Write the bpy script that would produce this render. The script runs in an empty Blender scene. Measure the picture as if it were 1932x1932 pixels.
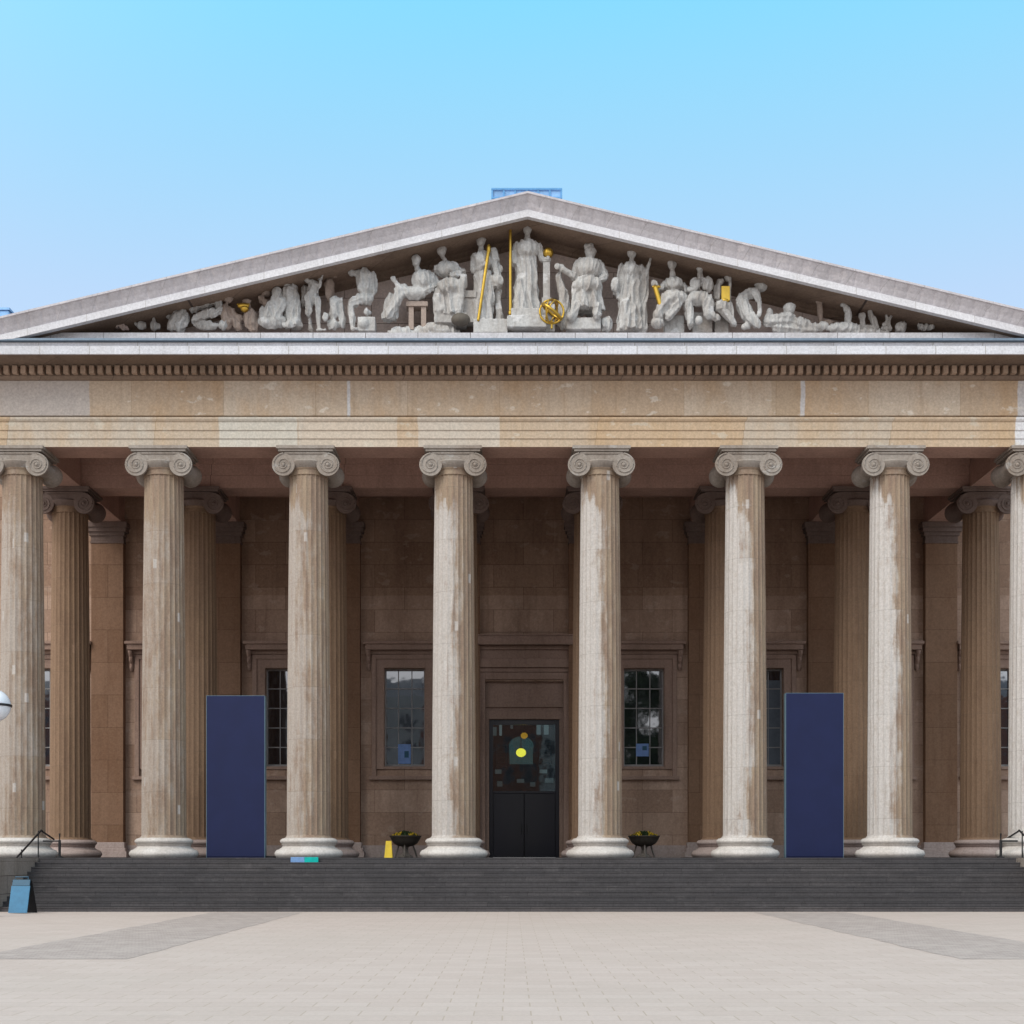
import bpy, bmesh, math, random
from mathutils import Vector, Matrix, noise
R = math.radians
random.seed(7)
scene = bpy.context.scene
COL = scene.collection

# ------------------------------------------------------------------ camera, sky, sun, exposure
CAMX, CAMY, CAMZ, F = -0.5, -45.0, 0.03, 2529.0 / 1932.0
cam_d = bpy.data.cameras.new("camera"); cam = bpy.data.objects.new("camera", cam_d); COL.objects.link(cam)
cam_d.sensor_width = 36; cam_d.lens = 36 * F
cam.location = (CAMX, CAMY, CAMZ); cam.rotation_euler = (R(90), 0, 0)
cam_d.shift_y = (1616.5 - 966) / 1932.0
cam_d.clip_start = 0.1; cam_d.clip_end = 3000
scene.camera = cam

SUN_EL, SUN_AZ = 44.0, -38.0          # azimuth measured from -Y (towards the camera), negative = from the left
world = bpy.data.worlds.new("World"); scene.world = world; world.use_nodes = True
wn = world.node_tree; wn.nodes.clear()
out = wn.nodes.new("ShaderNodeOutputWorld"); bg = wn.nodes.new("ShaderNodeBackground")
sky = wn.nodes.new("ShaderNodeTexSky"); sky.sky_type = 'NISHITA'; sky.sun_disc = False
sky.sun_elevation = R(SUN_EL); sky.sun_rotation = R(180 + SUN_AZ)
sky.air_density = 1.0; sky.dust_density = 1.2; sky.ozone_density = 1.0; sky.altitude = 20
tc = wn.nodes.new("ShaderNodeTexCoord"); sp = wn.nodes.new("ShaderNodeSeparateXYZ")
ramp = wn.nodes.new("ShaderNodeValToRGB"); mixn = wn.nodes.new("ShaderNodeMix")
wn.links.new(tc.outputs['Generated'], sp.inputs[0]); wn.links.new(sp.outputs['Z'], ramp.inputs[0])
SKYK = 8.6; GLOW = 8.0
cr = ramp.color_ramp
cr.elements[0].position = 0.0; cr.elements[0].color = (.85, .85, .86, 1)
cr.elements[1].position = 1.0; cr.elements[1].color = (.40, .55, .72, 1)
for p, c in ((.22, (.62, .75, .92, 1)), (.37, (.505, .695, .945, 1)), (.46, (.36, .70, .97, 1)), (.545, (.235, .72, 1.0, 1))):
    e = cr.elements.new(p); e.color = c
sc_ = wn.nodes.new("ShaderNodeVectorMath"); sc_.operation = 'SCALE'; sc_.inputs['Scale'].default_value = SKYK
wn.links.new(ramp.outputs[0], sc_.inputs[0])
mixn.data_type = 'RGBA'; mixn.inputs[0].default_value = 0.86
wn.links.new(sky.outputs[0], mixn.inputs[6]); wn.links.new(sc_.outputs[0], mixn.inputs[7])
# broad bright haze round the hidden sun (front left, above the camera) as in a thinly veiled sky
nrm = wn.nodes.new("ShaderNodeVectorMath"); nrm.operation = 'DOT_PRODUCT'; wn.links.new(tc.outputs['Generated'], nrm.inputs[0])
nrm.inputs[1].default_value = (math.sin(R(SUN_AZ)) * math.cos(R(SUN_EL)), -math.cos(R(SUN_AZ)) * math.cos(R(SUN_EL)), math.sin(R(SUN_EL)))
mr = wn.nodes.new("ShaderNodeMapRange"); mr.interpolation_type = 'SMOOTHSTEP'; wn.links.new(nrm.outputs['Value'], mr.inputs[0])
mr.inputs[1].default_value = -.12; mr.inputs[2].default_value = 1.0; mr.inputs[3].default_value = 0; mr.inputs[4].default_value = 1
gls = wn.nodes.new("ShaderNodeVectorMath"); gls.operation = 'SCALE'; gls.inputs[0].default_value = (1.0, .86, .70); wn.links.new(mr.outputs[0], gls.inputs['Scale'])
gl2 = wn.nodes.new("ShaderNodeVectorMath"); gl2.operation = 'SCALE'; gl2.inputs['Scale'].default_value = GLOW; wn.links.new(gls.outputs[0], gl2.inputs[0])
adn = wn.nodes.new("ShaderNodeVectorMath"); adn.operation = 'ADD'; wn.links.new(mixn.outputs[2], adn.inputs[0]); wn.links.new(gl2.outputs[0], adn.inputs[1])
wn.links.new(adn.outputs[0], bg.inputs[0]); bg.inputs[1].default_value = 0.13
wn.links.new(bg.outputs[0], out.inputs[0])

sd = bpy.data.lights.new("sun", 'SUN'); sun = bpy.data.objects.new("sun", sd); COL.objects.link(sun)
sd.energy = 1.9; sd.angle = R(30); sd.color = (1, .91, .80)
d = Vector((math.sin(R(SUN_AZ)) * math.cos(R(SUN_EL)), -math.cos(R(SUN_AZ)) * math.cos(R(SUN_EL)), math.sin(R(SUN_EL))))
sun.rotation_euler = d.to_track_quat('Z', 'Y').to_euler(); sun.location = d * 60
scene.view_settings.view_transform = 'Standard'; scene.view_settings.look = 'None'
scene.view_settings.gamma = 1; scene.view_settings.exposure = 0.0
scene.render.engine = 'CYCLES'; scene.cycles.max_bounces = 6; scene.cycles.use_denoising = True

# ------------------------------------------------------------------ node helpers and materials
class NT:
    def __init__(s, name):
        s.m = bpy.data.materials.new(name); s.m.use_nodes = True; s.t = s.m.node_tree; s.t.nodes.clear()
        s.out = s.n('OutputMaterial'); s.b = s.n('BsdfPrincipled'); s.l(s.b.outputs[0], s.out.inputs[0])
        s.geo = s.n('NewGeometry'); s.pos = s.geo.outputs['Position']
        s.b.inputs['Specular IOR Level'].default_value = 0.25
    def n(s, t): return s.t.nodes.new('ShaderNode' + t)
    def l(s, a, b): s.t.links.new(a, b)
    def v(s, inp, val):
        if hasattr(val, 'node'): s.l(val, inp)
        elif isinstance(val, (tuple, list)) and len(val) == 3 and inp.type == 'RGBA': inp.default_value = (*val, 1)
        else: inp.default_value = val
    def math(s, op, a, b=0.0, c=0.0, clamp=False):
        n = s.n('Math'); n.operation = op; n.use_clamp = clamp
        s.v(n.inputs[0], a); s.v(n.inputs[1], b); s.v(n.inputs[2], c); return n.outputs[0]
    def scale(s, vec, sx, sy, sz, off=(0, 0, 0)):
        n = s.n('Mapping'); s.v(n.inputs[0], vec); n.inputs['Scale'].default_value = (sx, sy, sz); n.inputs['Location'].default_value = off
        return n.outputs[0]
    def noise(s, vec, sc=1.0, det=4, rough=.6):
        n = s.n('TexNoise'); s.v(n.inputs['Vector'], vec); n.inputs['Scale'].default_value = sc
        n.inputs['Detail'].default_value = det; n.inputs['Roughness'].default_value = rough; return n.outputs[0]
    def step(s, val, a, b, lo=0.0, hi=1.0):
        n = s.n('MapRange'); n.interpolation_type = 'SMOOTHSTEP'; s.v(n.inputs[0], val)
        n.inputs[1].default_value = a; n.inputs[2].default_value = b; n.inputs[3].default_value = lo; n.inputs[4].default_value = hi
        return n.outputs[0]
    def mix(s, f, a, b, mode='MIX'):
        n = s.n('Mix'); n.data_type = 'RGBA'; n.blend_type = mode; s.v(n.inputs[0], f); s.v(n.inputs[6], a); s.v(n.inputs[7], b)
        return n.outputs[2]
    def bump(s, h, strength=.3, dist=.02):
        n = s.n('Bump'); s.v(n.inputs['Height'], h); n.inputs['Strength'].default_value = strength
        n.inputs['Distance'].default_value = dist; s.l(n.outputs[0], s.b.inputs['Normal'])
    def sep(s, vec): n = s.n('SeparateXYZ'); s.v(n.inputs[0], vec); return n.outputs
    def comb(s, x, y, z): n = s.n('CombineXYZ'); s.v(n.inputs[0], x); s.v(n.inputs[1], y); s.v(n.inputs[2], z); return n.outputs[0]

def stone(name, c1, c2, stain, bw=2.0, bh=.8, zoff=0.0, mortar=.010, joint=(.06, .045, .04), streak=.5, patch=(.5, .47, .44), patchamt=.0,
          rough=.85, xoff=0.0, grain=.18, crust=None, bands=()):
    t = NT(name); x, y, z = t.sep(t.pos)
    uv = t.comb(t.math('ADD', t.math('ADD', x, t.math('MULTIPLY', y, 1.0)), xoff), t.math('ADD', z, zoff), 0.0)
    br = t.n('TexBrick'); t.v(br.inputs['Vector'], uv); br.inputs['Scale'].default_value = 1.0
    br.inputs['Brick Width'].default_value = bw; br.inputs['Row Height'].default_value = bh
    br.inputs['Mortar Size'].default_value = mortar; br.inputs['Mortar Smooth'].default_value = .3; br.offset = .5
    t.v(br.inputs['Color1'], c1); t.v(br.inputs['Color2'], c2); t.v(br.inputs['Mortar'], joint)
    col = br.outputs[0]
    ns = t.noise(t.scale(t.pos, .9, .9, .30), 1.0, 6, .65)
    col = t.mix(t.math('MULTIPLY', t.step(ns, .42, .68), streak), col, stain)
    vs = t.noise(t.scale(t.pos, 6, 6, .45), 1.0, 4, .6)
    col = t.mix(t.math('MULTIPLY', t.step(vs, .5, .75), streak * .45), col, t.mix(.5, stain, (.02, .017, .015)))
    for (xa, xb, cc, am) in bands:      # paler replacement stones set into the course
        xn = t.math('ADD', x, t.math('MULTIPLY', t.math('SUBTRACT', t.noise(t.pos, 1.5, 2), .5), .12))
        w_ = t.math('MULTIPLY', t.step(xn, xa - .02, xa + .02), t.step(xn, xb + .02, xb - .02))
        col = t.mix(t.math('MULTIPLY', w_, am), col, cc)
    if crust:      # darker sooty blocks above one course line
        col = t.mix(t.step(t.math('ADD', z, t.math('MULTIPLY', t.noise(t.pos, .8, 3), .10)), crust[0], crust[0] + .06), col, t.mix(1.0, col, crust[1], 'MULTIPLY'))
    if patchamt > 0:
        np_ = t.noise(t.scale(t.pos, 1.6, 1.6, 2.6, (7, 3, 2)), 1.0, 5, .55)
        col = t.mix(t.math('MULTIPLY', t.step(np_, .60, .66), patchamt), col, patch)
    fine = t.noise(t.pos, 14.0, 5, .7)
    col = t.mix(1.0, col, t.mix(t.step(fine, .25, .8), (1 - grain,) * 3, (1 + grain,) * 3), 'MULTIPLY')
    t.l(col, t.b.inputs['Base Color']); t.b.inputs['Roughness'].default_value = rough
    t.bump(t.math('ADD', t.math('MULTIPLY', fine, .5), t.math('MULTIPLY', br.outputs['Fac'], -1.2)), .35, .02)
    return t.m

def column_stone(name, pale, mid, brown, tan, inner=False):
    """Fluted shaft stone: rain-washed pale face towards the weather side, brown crust elsewhere, drums of differing tone."""
    t = NT(name); x, y, z = t.sep(t.pos)
    oi = t.n('ObjectInfo'); lx, ly, lz = t.sep(oi.outputs['Location'])
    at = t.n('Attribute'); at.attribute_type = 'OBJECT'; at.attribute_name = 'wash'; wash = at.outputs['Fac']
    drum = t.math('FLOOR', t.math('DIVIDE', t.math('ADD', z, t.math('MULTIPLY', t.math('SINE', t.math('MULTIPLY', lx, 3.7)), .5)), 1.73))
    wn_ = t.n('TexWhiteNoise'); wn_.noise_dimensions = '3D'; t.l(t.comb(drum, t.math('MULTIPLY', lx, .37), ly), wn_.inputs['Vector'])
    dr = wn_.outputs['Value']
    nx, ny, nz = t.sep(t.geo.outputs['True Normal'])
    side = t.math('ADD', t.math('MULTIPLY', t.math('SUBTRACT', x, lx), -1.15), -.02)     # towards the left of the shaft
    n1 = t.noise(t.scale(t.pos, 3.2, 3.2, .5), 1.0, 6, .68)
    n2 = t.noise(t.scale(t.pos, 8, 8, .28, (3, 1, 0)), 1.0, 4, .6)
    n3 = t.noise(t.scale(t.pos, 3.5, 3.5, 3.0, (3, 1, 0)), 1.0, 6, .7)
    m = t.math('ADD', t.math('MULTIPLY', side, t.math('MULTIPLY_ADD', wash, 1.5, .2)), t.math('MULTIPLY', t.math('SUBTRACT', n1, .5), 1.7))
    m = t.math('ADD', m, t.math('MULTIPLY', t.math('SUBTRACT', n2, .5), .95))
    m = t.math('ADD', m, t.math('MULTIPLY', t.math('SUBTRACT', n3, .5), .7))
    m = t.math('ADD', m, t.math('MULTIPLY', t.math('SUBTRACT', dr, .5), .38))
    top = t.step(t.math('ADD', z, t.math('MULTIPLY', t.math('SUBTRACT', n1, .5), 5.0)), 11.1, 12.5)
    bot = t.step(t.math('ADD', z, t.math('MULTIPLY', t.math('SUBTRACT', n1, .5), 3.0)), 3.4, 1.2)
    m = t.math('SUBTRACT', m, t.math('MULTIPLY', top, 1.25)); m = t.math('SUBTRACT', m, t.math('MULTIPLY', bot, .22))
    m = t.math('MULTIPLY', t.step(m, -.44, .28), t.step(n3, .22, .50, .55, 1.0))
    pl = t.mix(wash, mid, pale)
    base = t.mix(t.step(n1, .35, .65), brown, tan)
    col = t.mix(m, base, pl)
    col = t.mix(t.math('MULTIPLY', t.step(n3, .52, .72), .45), col, mid)
    # thin dark vertical streaks and horizontal bed joints
    col = t.mix(t.math('MULTIPLY', t.step(n2, .56, .72), .38), col, brown)
    col = t.mix(t.math('MULTIPLY', t.math('SUBTRACT', dr, .5), .35), col, (.85, .85, .85), 'MULTIPLY')
    fr = t.math('FRACT', t.math('DIVIDE', t.math('ADD', z, t.math('MULTIPLY', t.math('SINE', t.math('MULTIPLY', lx, 3.7)), .5)), 1.73))
    jl = t.step(fr, .010, .0)
    col = t.mix(t.math('MULTIPLY', jl, .55), col, (.12, .09, .07))
    # small pale repair patches
    vo = t.n('TexVoronoi'); vo.inputs['Scale'].default_value = 1.0; vo.distance = 'CHEBYCHEV'; t.l(t.scale(t.pos, 2.6, 2.6, 1.0), vo.inputs['Vector'])
    rp = t.math('MULTIPLY', t.step(vo.outputs['Distance'], .17, .13), t.step(t.sep(vo.outputs['Color'])[0], .80, .81))
    col = t.mix(t.math('MULTIPLY', rp, .6), col, pale)
    fine = t.noise(t.pos, 16.0, 5, .7)
    col = t.mix(1.0, col, t.mix(t.step(fine, .25, .8), (.82,) * 3, (1.14,) * 3), 'MULTIPLY')
    t.l(col, t.b.inputs['Base Color']); t.b.inputs['Roughness'].default_value = .85
    t.bump(t.math('ADD', fine, t.math('MULTIPLY', n3, .7)), .35, .02)
    return t.m

def plain(name, c, rough=.6, metal=0.0, spec=.3, var=.12, nscale=6.0, emit=None):
    t = NT(name); f = t.noise(t.pos, nscale, 5, .65)
    t.l(t.mix(1.0, c, t.mix(t.step(f, .25, .75), (1 - var,) * 3, (1 + var,) * 3), 'MULTIPLY'), t.b.inputs['Base Color'])
    t.b.inputs['Roughness'].default_value = rough; t.b.inputs['Metallic'].default_value = metal
    t.b.inputs['Specular IOR Level'].default_value = spec
    if emit: t.v(t.b.inputs['Emission Color'], emit[0]); t.b.inputs['Emission Strength'].default_value = emit[1]
    return t.m

M = {}
M['frieze'] = stone('frieze_stone', (0.428, 0.313, 0.218), (0.498, 0.409, 0.328), (0.417, 0.263, 0.141), bw=3.05, bh=1.6, zoff=-14.55 + 1.6 * 10, streak=.5, patch=(0.672, 0.615, 0.545), patchamt=.5, joint=(0.348, 0.263, 0.185), bands=((-19, -14.5, (0.437, 0.423, 0.435), .55), (-5.96, -5.86, (0.577, 0.593, 0.636), .7), (9.06, 9.20, (0.577, 0.593, 0.636), .65), (16.25, 17.0, (0.525, 0.536, 0.573), .65), (8.1, 9.03, (0.368, 0.264, 0.170), .4), (5.6, 7.1, (0.368, 0.273, 0.191), .25)))
M['architrave'] = stone('architrave_stone', (0.501, 0.359, 0.233), (0.484, 0.421, 0.353), (0.484, 0.321, 0.176), bw=4.87, bh=2.0, zoff=-13.2 + 20, xoff=.8, streak=.45, patch=(0.551, 0.505, 0.423), patchamt=.5, joint=(0.334, 0.245, 0.170), bands=((16.15, 19, (.66, .66, .69), .9), (-10.2, -7.6, (.56, .56, .52), .6), (-7.55, -4.3, (.58, .53, .47), .5), (-3.6, -.9, (.55, .51, .46), .6)))
M['corona'] = stone('corona_stone', (0.662, 0.662, 0.705), (0.570, 0.570, 0.611), (0.460, 0.442, 0.442), bw=1.6, bh=3, streak=.35, joint=(0.368, 0.350, 0.338), mortar=.014)
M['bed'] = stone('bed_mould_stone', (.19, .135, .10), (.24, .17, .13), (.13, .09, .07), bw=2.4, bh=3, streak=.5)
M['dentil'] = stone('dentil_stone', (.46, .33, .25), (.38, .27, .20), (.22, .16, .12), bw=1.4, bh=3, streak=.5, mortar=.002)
M['sima'] = stone('sima_stone', (0.550, 0.520, 0.548), (0.499, 0.473, 0.500), (0.404, 0.378, 0.392), bw=1.1, bh=9, zoff=2, streak=.45, mortar=.008, joint=(0.361, 0.344, 0.348), patch=(0.636, 0.593, 0.609), patchamt=.6, grain=.15)
M['raking'] = stone('raking_corona_stone', (0.672, 0.663, 0.695), (0.611, 0.600, 0.633), (0.509, 0.489, 0.488), bw=1.9, bh=9, zoff=2, streak=.3, joint=(0.459, 0.438, 0.436))
M['tympanum'] = stone('tympanum_stone', (.50, .405, .37), (.57, .47, .43), (.38, .30, .27), bw=1.8, bh=.85, streak=.45)
M['statue_brown'] = stone('sooty_statue_stone', (.36, .285, .245), (.33, .26, .22), (.22, .17, .145), bw=30, bh=30, streak=.6, mortar=0)
M['statue'] = stone('statue_stone', (0.513, 0.507, 0.499), (0.445, 0.431, 0.423), (0.282, 0.245, 0.219), bw=30, bh=30, streak=.75, mortar=0, patch=(0.641, 0.634, 0.642), patchamt=.6)
M['ledge'] = stone('ledge_stone', (.60, .58, .60), (.54, .52, .54), (.42, .38, .37), bw=1.7, bh=3, streak=.4)
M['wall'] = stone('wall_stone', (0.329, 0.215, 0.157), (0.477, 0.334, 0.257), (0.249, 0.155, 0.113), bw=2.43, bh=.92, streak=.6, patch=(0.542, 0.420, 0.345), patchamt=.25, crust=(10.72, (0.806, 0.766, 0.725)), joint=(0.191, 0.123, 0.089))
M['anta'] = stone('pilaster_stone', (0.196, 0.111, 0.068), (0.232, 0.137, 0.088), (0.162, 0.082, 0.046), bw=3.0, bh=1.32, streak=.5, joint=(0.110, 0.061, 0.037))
M['beam'] = stone('beam_stone', (0.415, 0.258, 0.207), (0.463, 0.294, 0.239), (0.290, 0.178, 0.149), bw=4.87, bh=3, streak=.4)
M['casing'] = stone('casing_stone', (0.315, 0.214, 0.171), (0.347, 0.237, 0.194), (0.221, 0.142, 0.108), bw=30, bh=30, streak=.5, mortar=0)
M['capital'] = stone('capital_stone', (0.320, 0.280, 0.248), (0.288, 0.248, 0.216), (0.192, 0.144, 0.112), bw=30, bh=30, streak=.6, mortar=0, patch=(0.400, 0.384, 0.368), patchamt=.5)
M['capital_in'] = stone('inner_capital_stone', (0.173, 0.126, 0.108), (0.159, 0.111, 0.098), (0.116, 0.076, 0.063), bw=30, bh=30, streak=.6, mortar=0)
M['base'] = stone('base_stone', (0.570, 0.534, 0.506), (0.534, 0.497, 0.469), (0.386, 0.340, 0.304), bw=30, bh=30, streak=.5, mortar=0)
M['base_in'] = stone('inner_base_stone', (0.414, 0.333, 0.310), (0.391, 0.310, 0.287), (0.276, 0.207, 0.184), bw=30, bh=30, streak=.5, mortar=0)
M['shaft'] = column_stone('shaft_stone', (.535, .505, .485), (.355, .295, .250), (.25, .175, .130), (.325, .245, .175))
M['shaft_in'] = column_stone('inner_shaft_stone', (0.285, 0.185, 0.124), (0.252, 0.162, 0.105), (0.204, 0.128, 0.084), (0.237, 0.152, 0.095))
M['lead'] = plain('lead_flashing', (.16, .21, .27), .5, .3)
M['steps'] = stone('step_stone', (0.073, 0.068, 0.072), (0.092, 0.084, 0.087), (0.052, 0.048, 0.050), bw=1.9, bh=.1473, zoff=1.62 + .1473 * 20, streak=.5, mortar=.006, joint=(0.028, 0.026, 0.027), patch=(0.119, 0.109, 0.110), patchamt=.35)
M['cheek'] = stone('cheek_stone', (.30, .26, .23), (.26, .225, .20), (.18, .15, .125), bw=1.6, bh=.55, streak=.6)
M['blue'] = plain('navy_board', (0.009, 0.014, 0.058), .55, 0, .25, .07, 1.5)
M['blue_edge'] = plain('board_edge', (0.132, 0.216, 0.270), .5)
M['black'] = plain('black_metal', (.012, .012, .014), .4, 0, .4)
M['door_black'] = plain('door_black', (0.010, 0.010, 0.018), .28, 0, .45, .06)
M['gold'] = plain('gilding', (0.540, 0.340, 0.056), .32, .85, .5, .12)
M['yellow'] = plain('yellow_plastic', (0.525, 0.360, 0.018), .45)
M['flower'] = plain('yellow_flowers', (.75, .50, .03), .7, var=.35, nscale=30)
M['leaf'] = plain('leaves', (.035, .06, .02), .7, var=.4, nscale=20)
M['bronze'] = plain('dark_bronze_stone', (.10, .085, .07), .6)
M['muntin'] = plain('muntin_paint', (.28, .27, .27), .5)
M['roofblue'] = plain('blue_cladding', (0.220, 0.420, 0.720), .4, 0, .4, .25, 3)
M['aboard'] = plain('blue_sign_face', (0.028, 0.150, 0.275), .4)
M['aboard_dark'] = plain('blue_sign_header', (0.018, 0.085, 0.150), .4)
M['teal'] = plain('teal_plastic', (0.000, 0.420, 0.375), .4)
M['peri'] = plain('periwinkle_plastic', (.18, .32, .58), .4)
M['poster'] = plain('poster_blue', (.16, .27, .55), .5)
M['slate'] = plain('roof_slate', (.12, .12, .13), .6)
M['dark'] = plain('dark_interior', (.075, .07, .072), .8, var=.3, nscale=1.5)
M['lampglass'] = plain('opal_glass', (.78, .82, .88), .12, 0, .6, .03)
M['lamp_y'] = plain('lit_lamp_glass', (.9, .8, .2), .4, emit=((1.0, .80, .07), 1.6))
M['lamp_o'] = plain('amber_lamp_glass', (.8, .4, .05), .4, emit=((.9, .42, .03), .55))
M['screen'] = plain('lit_glazed_screen', (.05, .11, .12), .3, emit=((.13, .25, .26), .22), var=.5, nscale=3)
M['brick'] = stone('london_brick', (.22, .09, .06), (.26, .12, .08), (.12, .07, .05), bw=.5, bh=.16, streak=.4)
M['stucco'] = stone('stucco', (.36, .34, .31), (.40, .37, .34), (.25, .23, .21), bw=4, bh=3, streak=.4)

def glassmat(name, ior, tint, transp):
    t = NT(name); fr = t.n('Fresnel'); fr.inputs['IOR'].default_value = ior
    gl = t.n('BsdfGlossy'); gl.inputs['Roughness'].default_value = .03; gl.inputs['Color'].default_value = (.9, .93, 1, 1)
    wv = t.noise(t.pos, 1.3, 2, .5); bp = t.n('Bump'); t.l(wv, bp.inputs['Height']); bp.inputs['Strength'].default_value = .06; bp.inputs['Distance'].default_value = .05
    t.l(bp.outputs[0], gl.inputs['Normal'])
    if transp: under = t.n('BsdfTransparent'); under.inputs[0].default_value = (*tint, 1)
    else: under = t.n('BsdfDiffuse'); under.inputs[0].default_value = (*tint, 1)
    mx = t.n('MixShader'); t.l(fr.outputs[0], mx.inputs[0]); t.l(under.outputs[0], mx.inputs[1]); t.l(gl.outputs[0], mx.inputs[2])
    t.l(mx.outputs[0], t.out.inputs[0]); return t.m
M['glass'] = glassmat('window_glass', 2.6, (.012, .013, .018), False)
M['doorglass'] = glassmat('door_glass', 2.1, (.75, .85, .85), True)

def paving():
    t = NT('paving_slabs'); x, y, z = t.sep(t.pos)
    br = t.n('TexBrick'); t.l(t.comb(x, y, 0.0), br.inputs['Vector']); br.inputs['Scale'].default_value = 1.0
    br.inputs['Brick Width'].default_value = .60; br.inputs['Row Height'].default_value = .42; br.inputs['Mortar Size'].default_value = .009
    br.inputs['Mortar Smooth'].default_value = .4
    t.v(br.inputs['Color1'], (.465, .385, .345)); t.v(br.inputs['Color2'], (.495, .415, .375)); t.v(br.inputs['Mortar'], (.385, .315, .255))
    col = br.outputs[0]
    big = t.noise(t.scale(t.pos, .10, .16, 1), 1.0, 5, .6)
    col = t.mix(t.math('MULTIPLY', t.step(big, .4, .7), .35), col, (.42, .365, .32))
    md = t.noise(t.pos, .9, 6, .65); col = t.mix(t.math('MULTIPLY', t.step(md, .5, .75), .25), col, (.37, .31, .265))
    fi = t.noise(t.pos, 22, 5, .7); col = t.mix(1.0, col, t.mix(t.step(fi, .25, .8), (.93,) * 3, (1.06,) * 3), 'MULTIPLY')
    t.l(col, t.b.inputs['Base Color']); t.b.inputs['Roughness'].default_value = .8
    t.bump(t.math('MULTIPLY_ADD', br.outputs['Fac'], -1.5, fi), .25, .01); return t.m
def setts():
    t = NT('granite_setts'); x, y, z = t.sep(t.pos)
    br = t.n('TexBrick'); t.l(t.comb(x, y, 0.0), br.inputs['Vector']); br.inputs['Scale'].default_value = 1.0
    br.inputs['Brick Width'].default_value = .2; br.inputs['Row Height'].default_value = .12; br.inputs['Mortar Size'].default_value = .012
    t.v(br.inputs['Color1'], (.34, .285, .26)); t.v(br.inputs['Color2'], (.43, .365, .335)); t.v(br.inputs['Mortar'], (.28, .24, .22))
    nb = t.noise(t.pos, 1.6, 5, .7)
    col = t.mix(t.math('MULTIPLY', t.step(nb, .45, .65), .6), br.outputs[0], (.44, .38, .345))
    t.l(col, t.b.inputs['Base Color']); t.b.inputs['Roughness'].default_value = .75; t.bump(br.outputs['Fac'], -.5, .02); return t.m
M['paving'] = paving(); M['setts'] = setts()

# ------------------------------------------------------------------ mesh helpers
class MB:
    def __init__(s): s.v = []; s.f = []
    def add(s, vs, fs):
        o = len(s.v); s.v += [tuple(p) for p in vs]; s.f += [tuple(i + o for i in f) for f in fs]; return s
    def box(s, x0, x1, y0, y1, z0, z1):
        return s.add([(x0, y0, z0), (x1, y0, z0), (x1, y1, z0), (x0, y1, z0), (x0, y0, z1), (x1, y0, z1), (x1, y1, z1), (x0, y1, z1)],
                     [(0, 3, 2, 1), (4, 5, 6, 7), (0, 1, 5, 4), (1, 2, 6, 5), (2, 3, 7, 6), (3, 0, 4, 7)])
    def lathe(s, prof, n=32, cx=0, cy=0, cz=0, cap=True):
        vs = [(cx + r * math.cos(2 * math.pi * k / n), cy + r * math.sin(2 * math.pi * k / n), cz + z) for r, z in prof for k in range(n)]
        fs = [(i * n + k, i * n + (k + 1) % n, (i + 1) * n + (k + 1) % n, (i + 1) * n + k) for i in range(len(prof) - 1) for k in range(n)]
        if cap: fs += [tuple(reversed(range(n))), tuple(range((len(prof) - 1) * n, len(prof) * n))]
        return s.add(vs, fs)
    def tube(s, pts, r, n=10, close=False):
        pts = [Vector(p) for p in pts]; rs = r if isinstance(r, (list, tuple)) else [r] * len(pts)
        vs = []; up = Vector((0, 0, 1)); m = len(pts)
        for i, p in enumerate(pts):
            a = pts[(i - 1) % m] if (close or i > 0) else p; b = pts[(i + 1) % m] if (close or i < m - 1) else p
            t = (b - a).normalized(); u = up if abs(t.dot(up)) < .95 else Vector((0, 1, 0))
            e1 = t.cross(u).normalized(); e2 = e1.cross(t).normalized()
            for k in range(n):
                an = 2 * math.pi * k / n; vs.append(p + (e1 * math.cos(an) + e2 * math.sin(an)) * rs[i])
        fs = []
        for i in range(m if close else m - 1):
            j = (i + 1) % m
            fs += [(i * n + k, i * n + (k + 1) % n, j * n + (k + 1) % n, j * n + k) for k in range(n)]
        if not close: fs += [tuple(reversed(range(n))), tuple(range((m - 1) * n, m * n))]
        return s.add(vs, fs)
    def ell(s, c, rx, ry, rz, nu=16, nv=10, rot=0.0, fn=None):
        vs = []; fs = []
        for i in range(nv + 1):
            th = math.pi * i / nv
            for k in range(nu):
                ph = 2 * math.pi * k / nu
                p = Vector((rx * math.sin(th) * math.cos(ph), ry * math.sin(th) * math.sin(ph), rz * math.cos(th)))
                if rot: p = Matrix.Rotation(rot, 3, 'Y') @ p
                vs.append(Vector(c) + p)
        for i in range(nv):
            for k in range(nu): fs.append((i * nu + k, i * nu + (k + 1) % nu, (i + 1) * nu + (k + 1) % nu, (i + 1) * nu + k))
        return s.add(vs, fs)
    def build(s, name, mat, parent=None, smooth=False, bevel=0.0):
        me = bpy.data.meshes.new(name); me.from_pydata(s.v, [], s.f); me.validate()
        bm = bmesh.new(); bm.from_mesh(me); bmesh.ops.remove_doubles(bm, verts=bm.verts, dist=1e-5)
        bmesh.ops.recalc_face_normals(bm, faces=bm.faces)
        bm.to_mesh(me); bm.free()
        me.materials.append(M[mat] if isinstance(mat, str) else mat)
        if smooth:
            me.polygons.foreach_set('use_smooth', [True] * len(me.polygons))
            if smooth == 'auto': me.set_sharp_from_angle(angle=R(38))
        o = bpy.data.objects.new(name, me); COL.objects.link(o)
        if parent: o.parent = parent
        if bevel:
            b = o.modifiers.new('bevel', 'BEVEL'); b.width = bevel; b.segments = 2; b.limit_method = 'ANGLE'; b.angle_limit = R(40)
        return o

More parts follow.
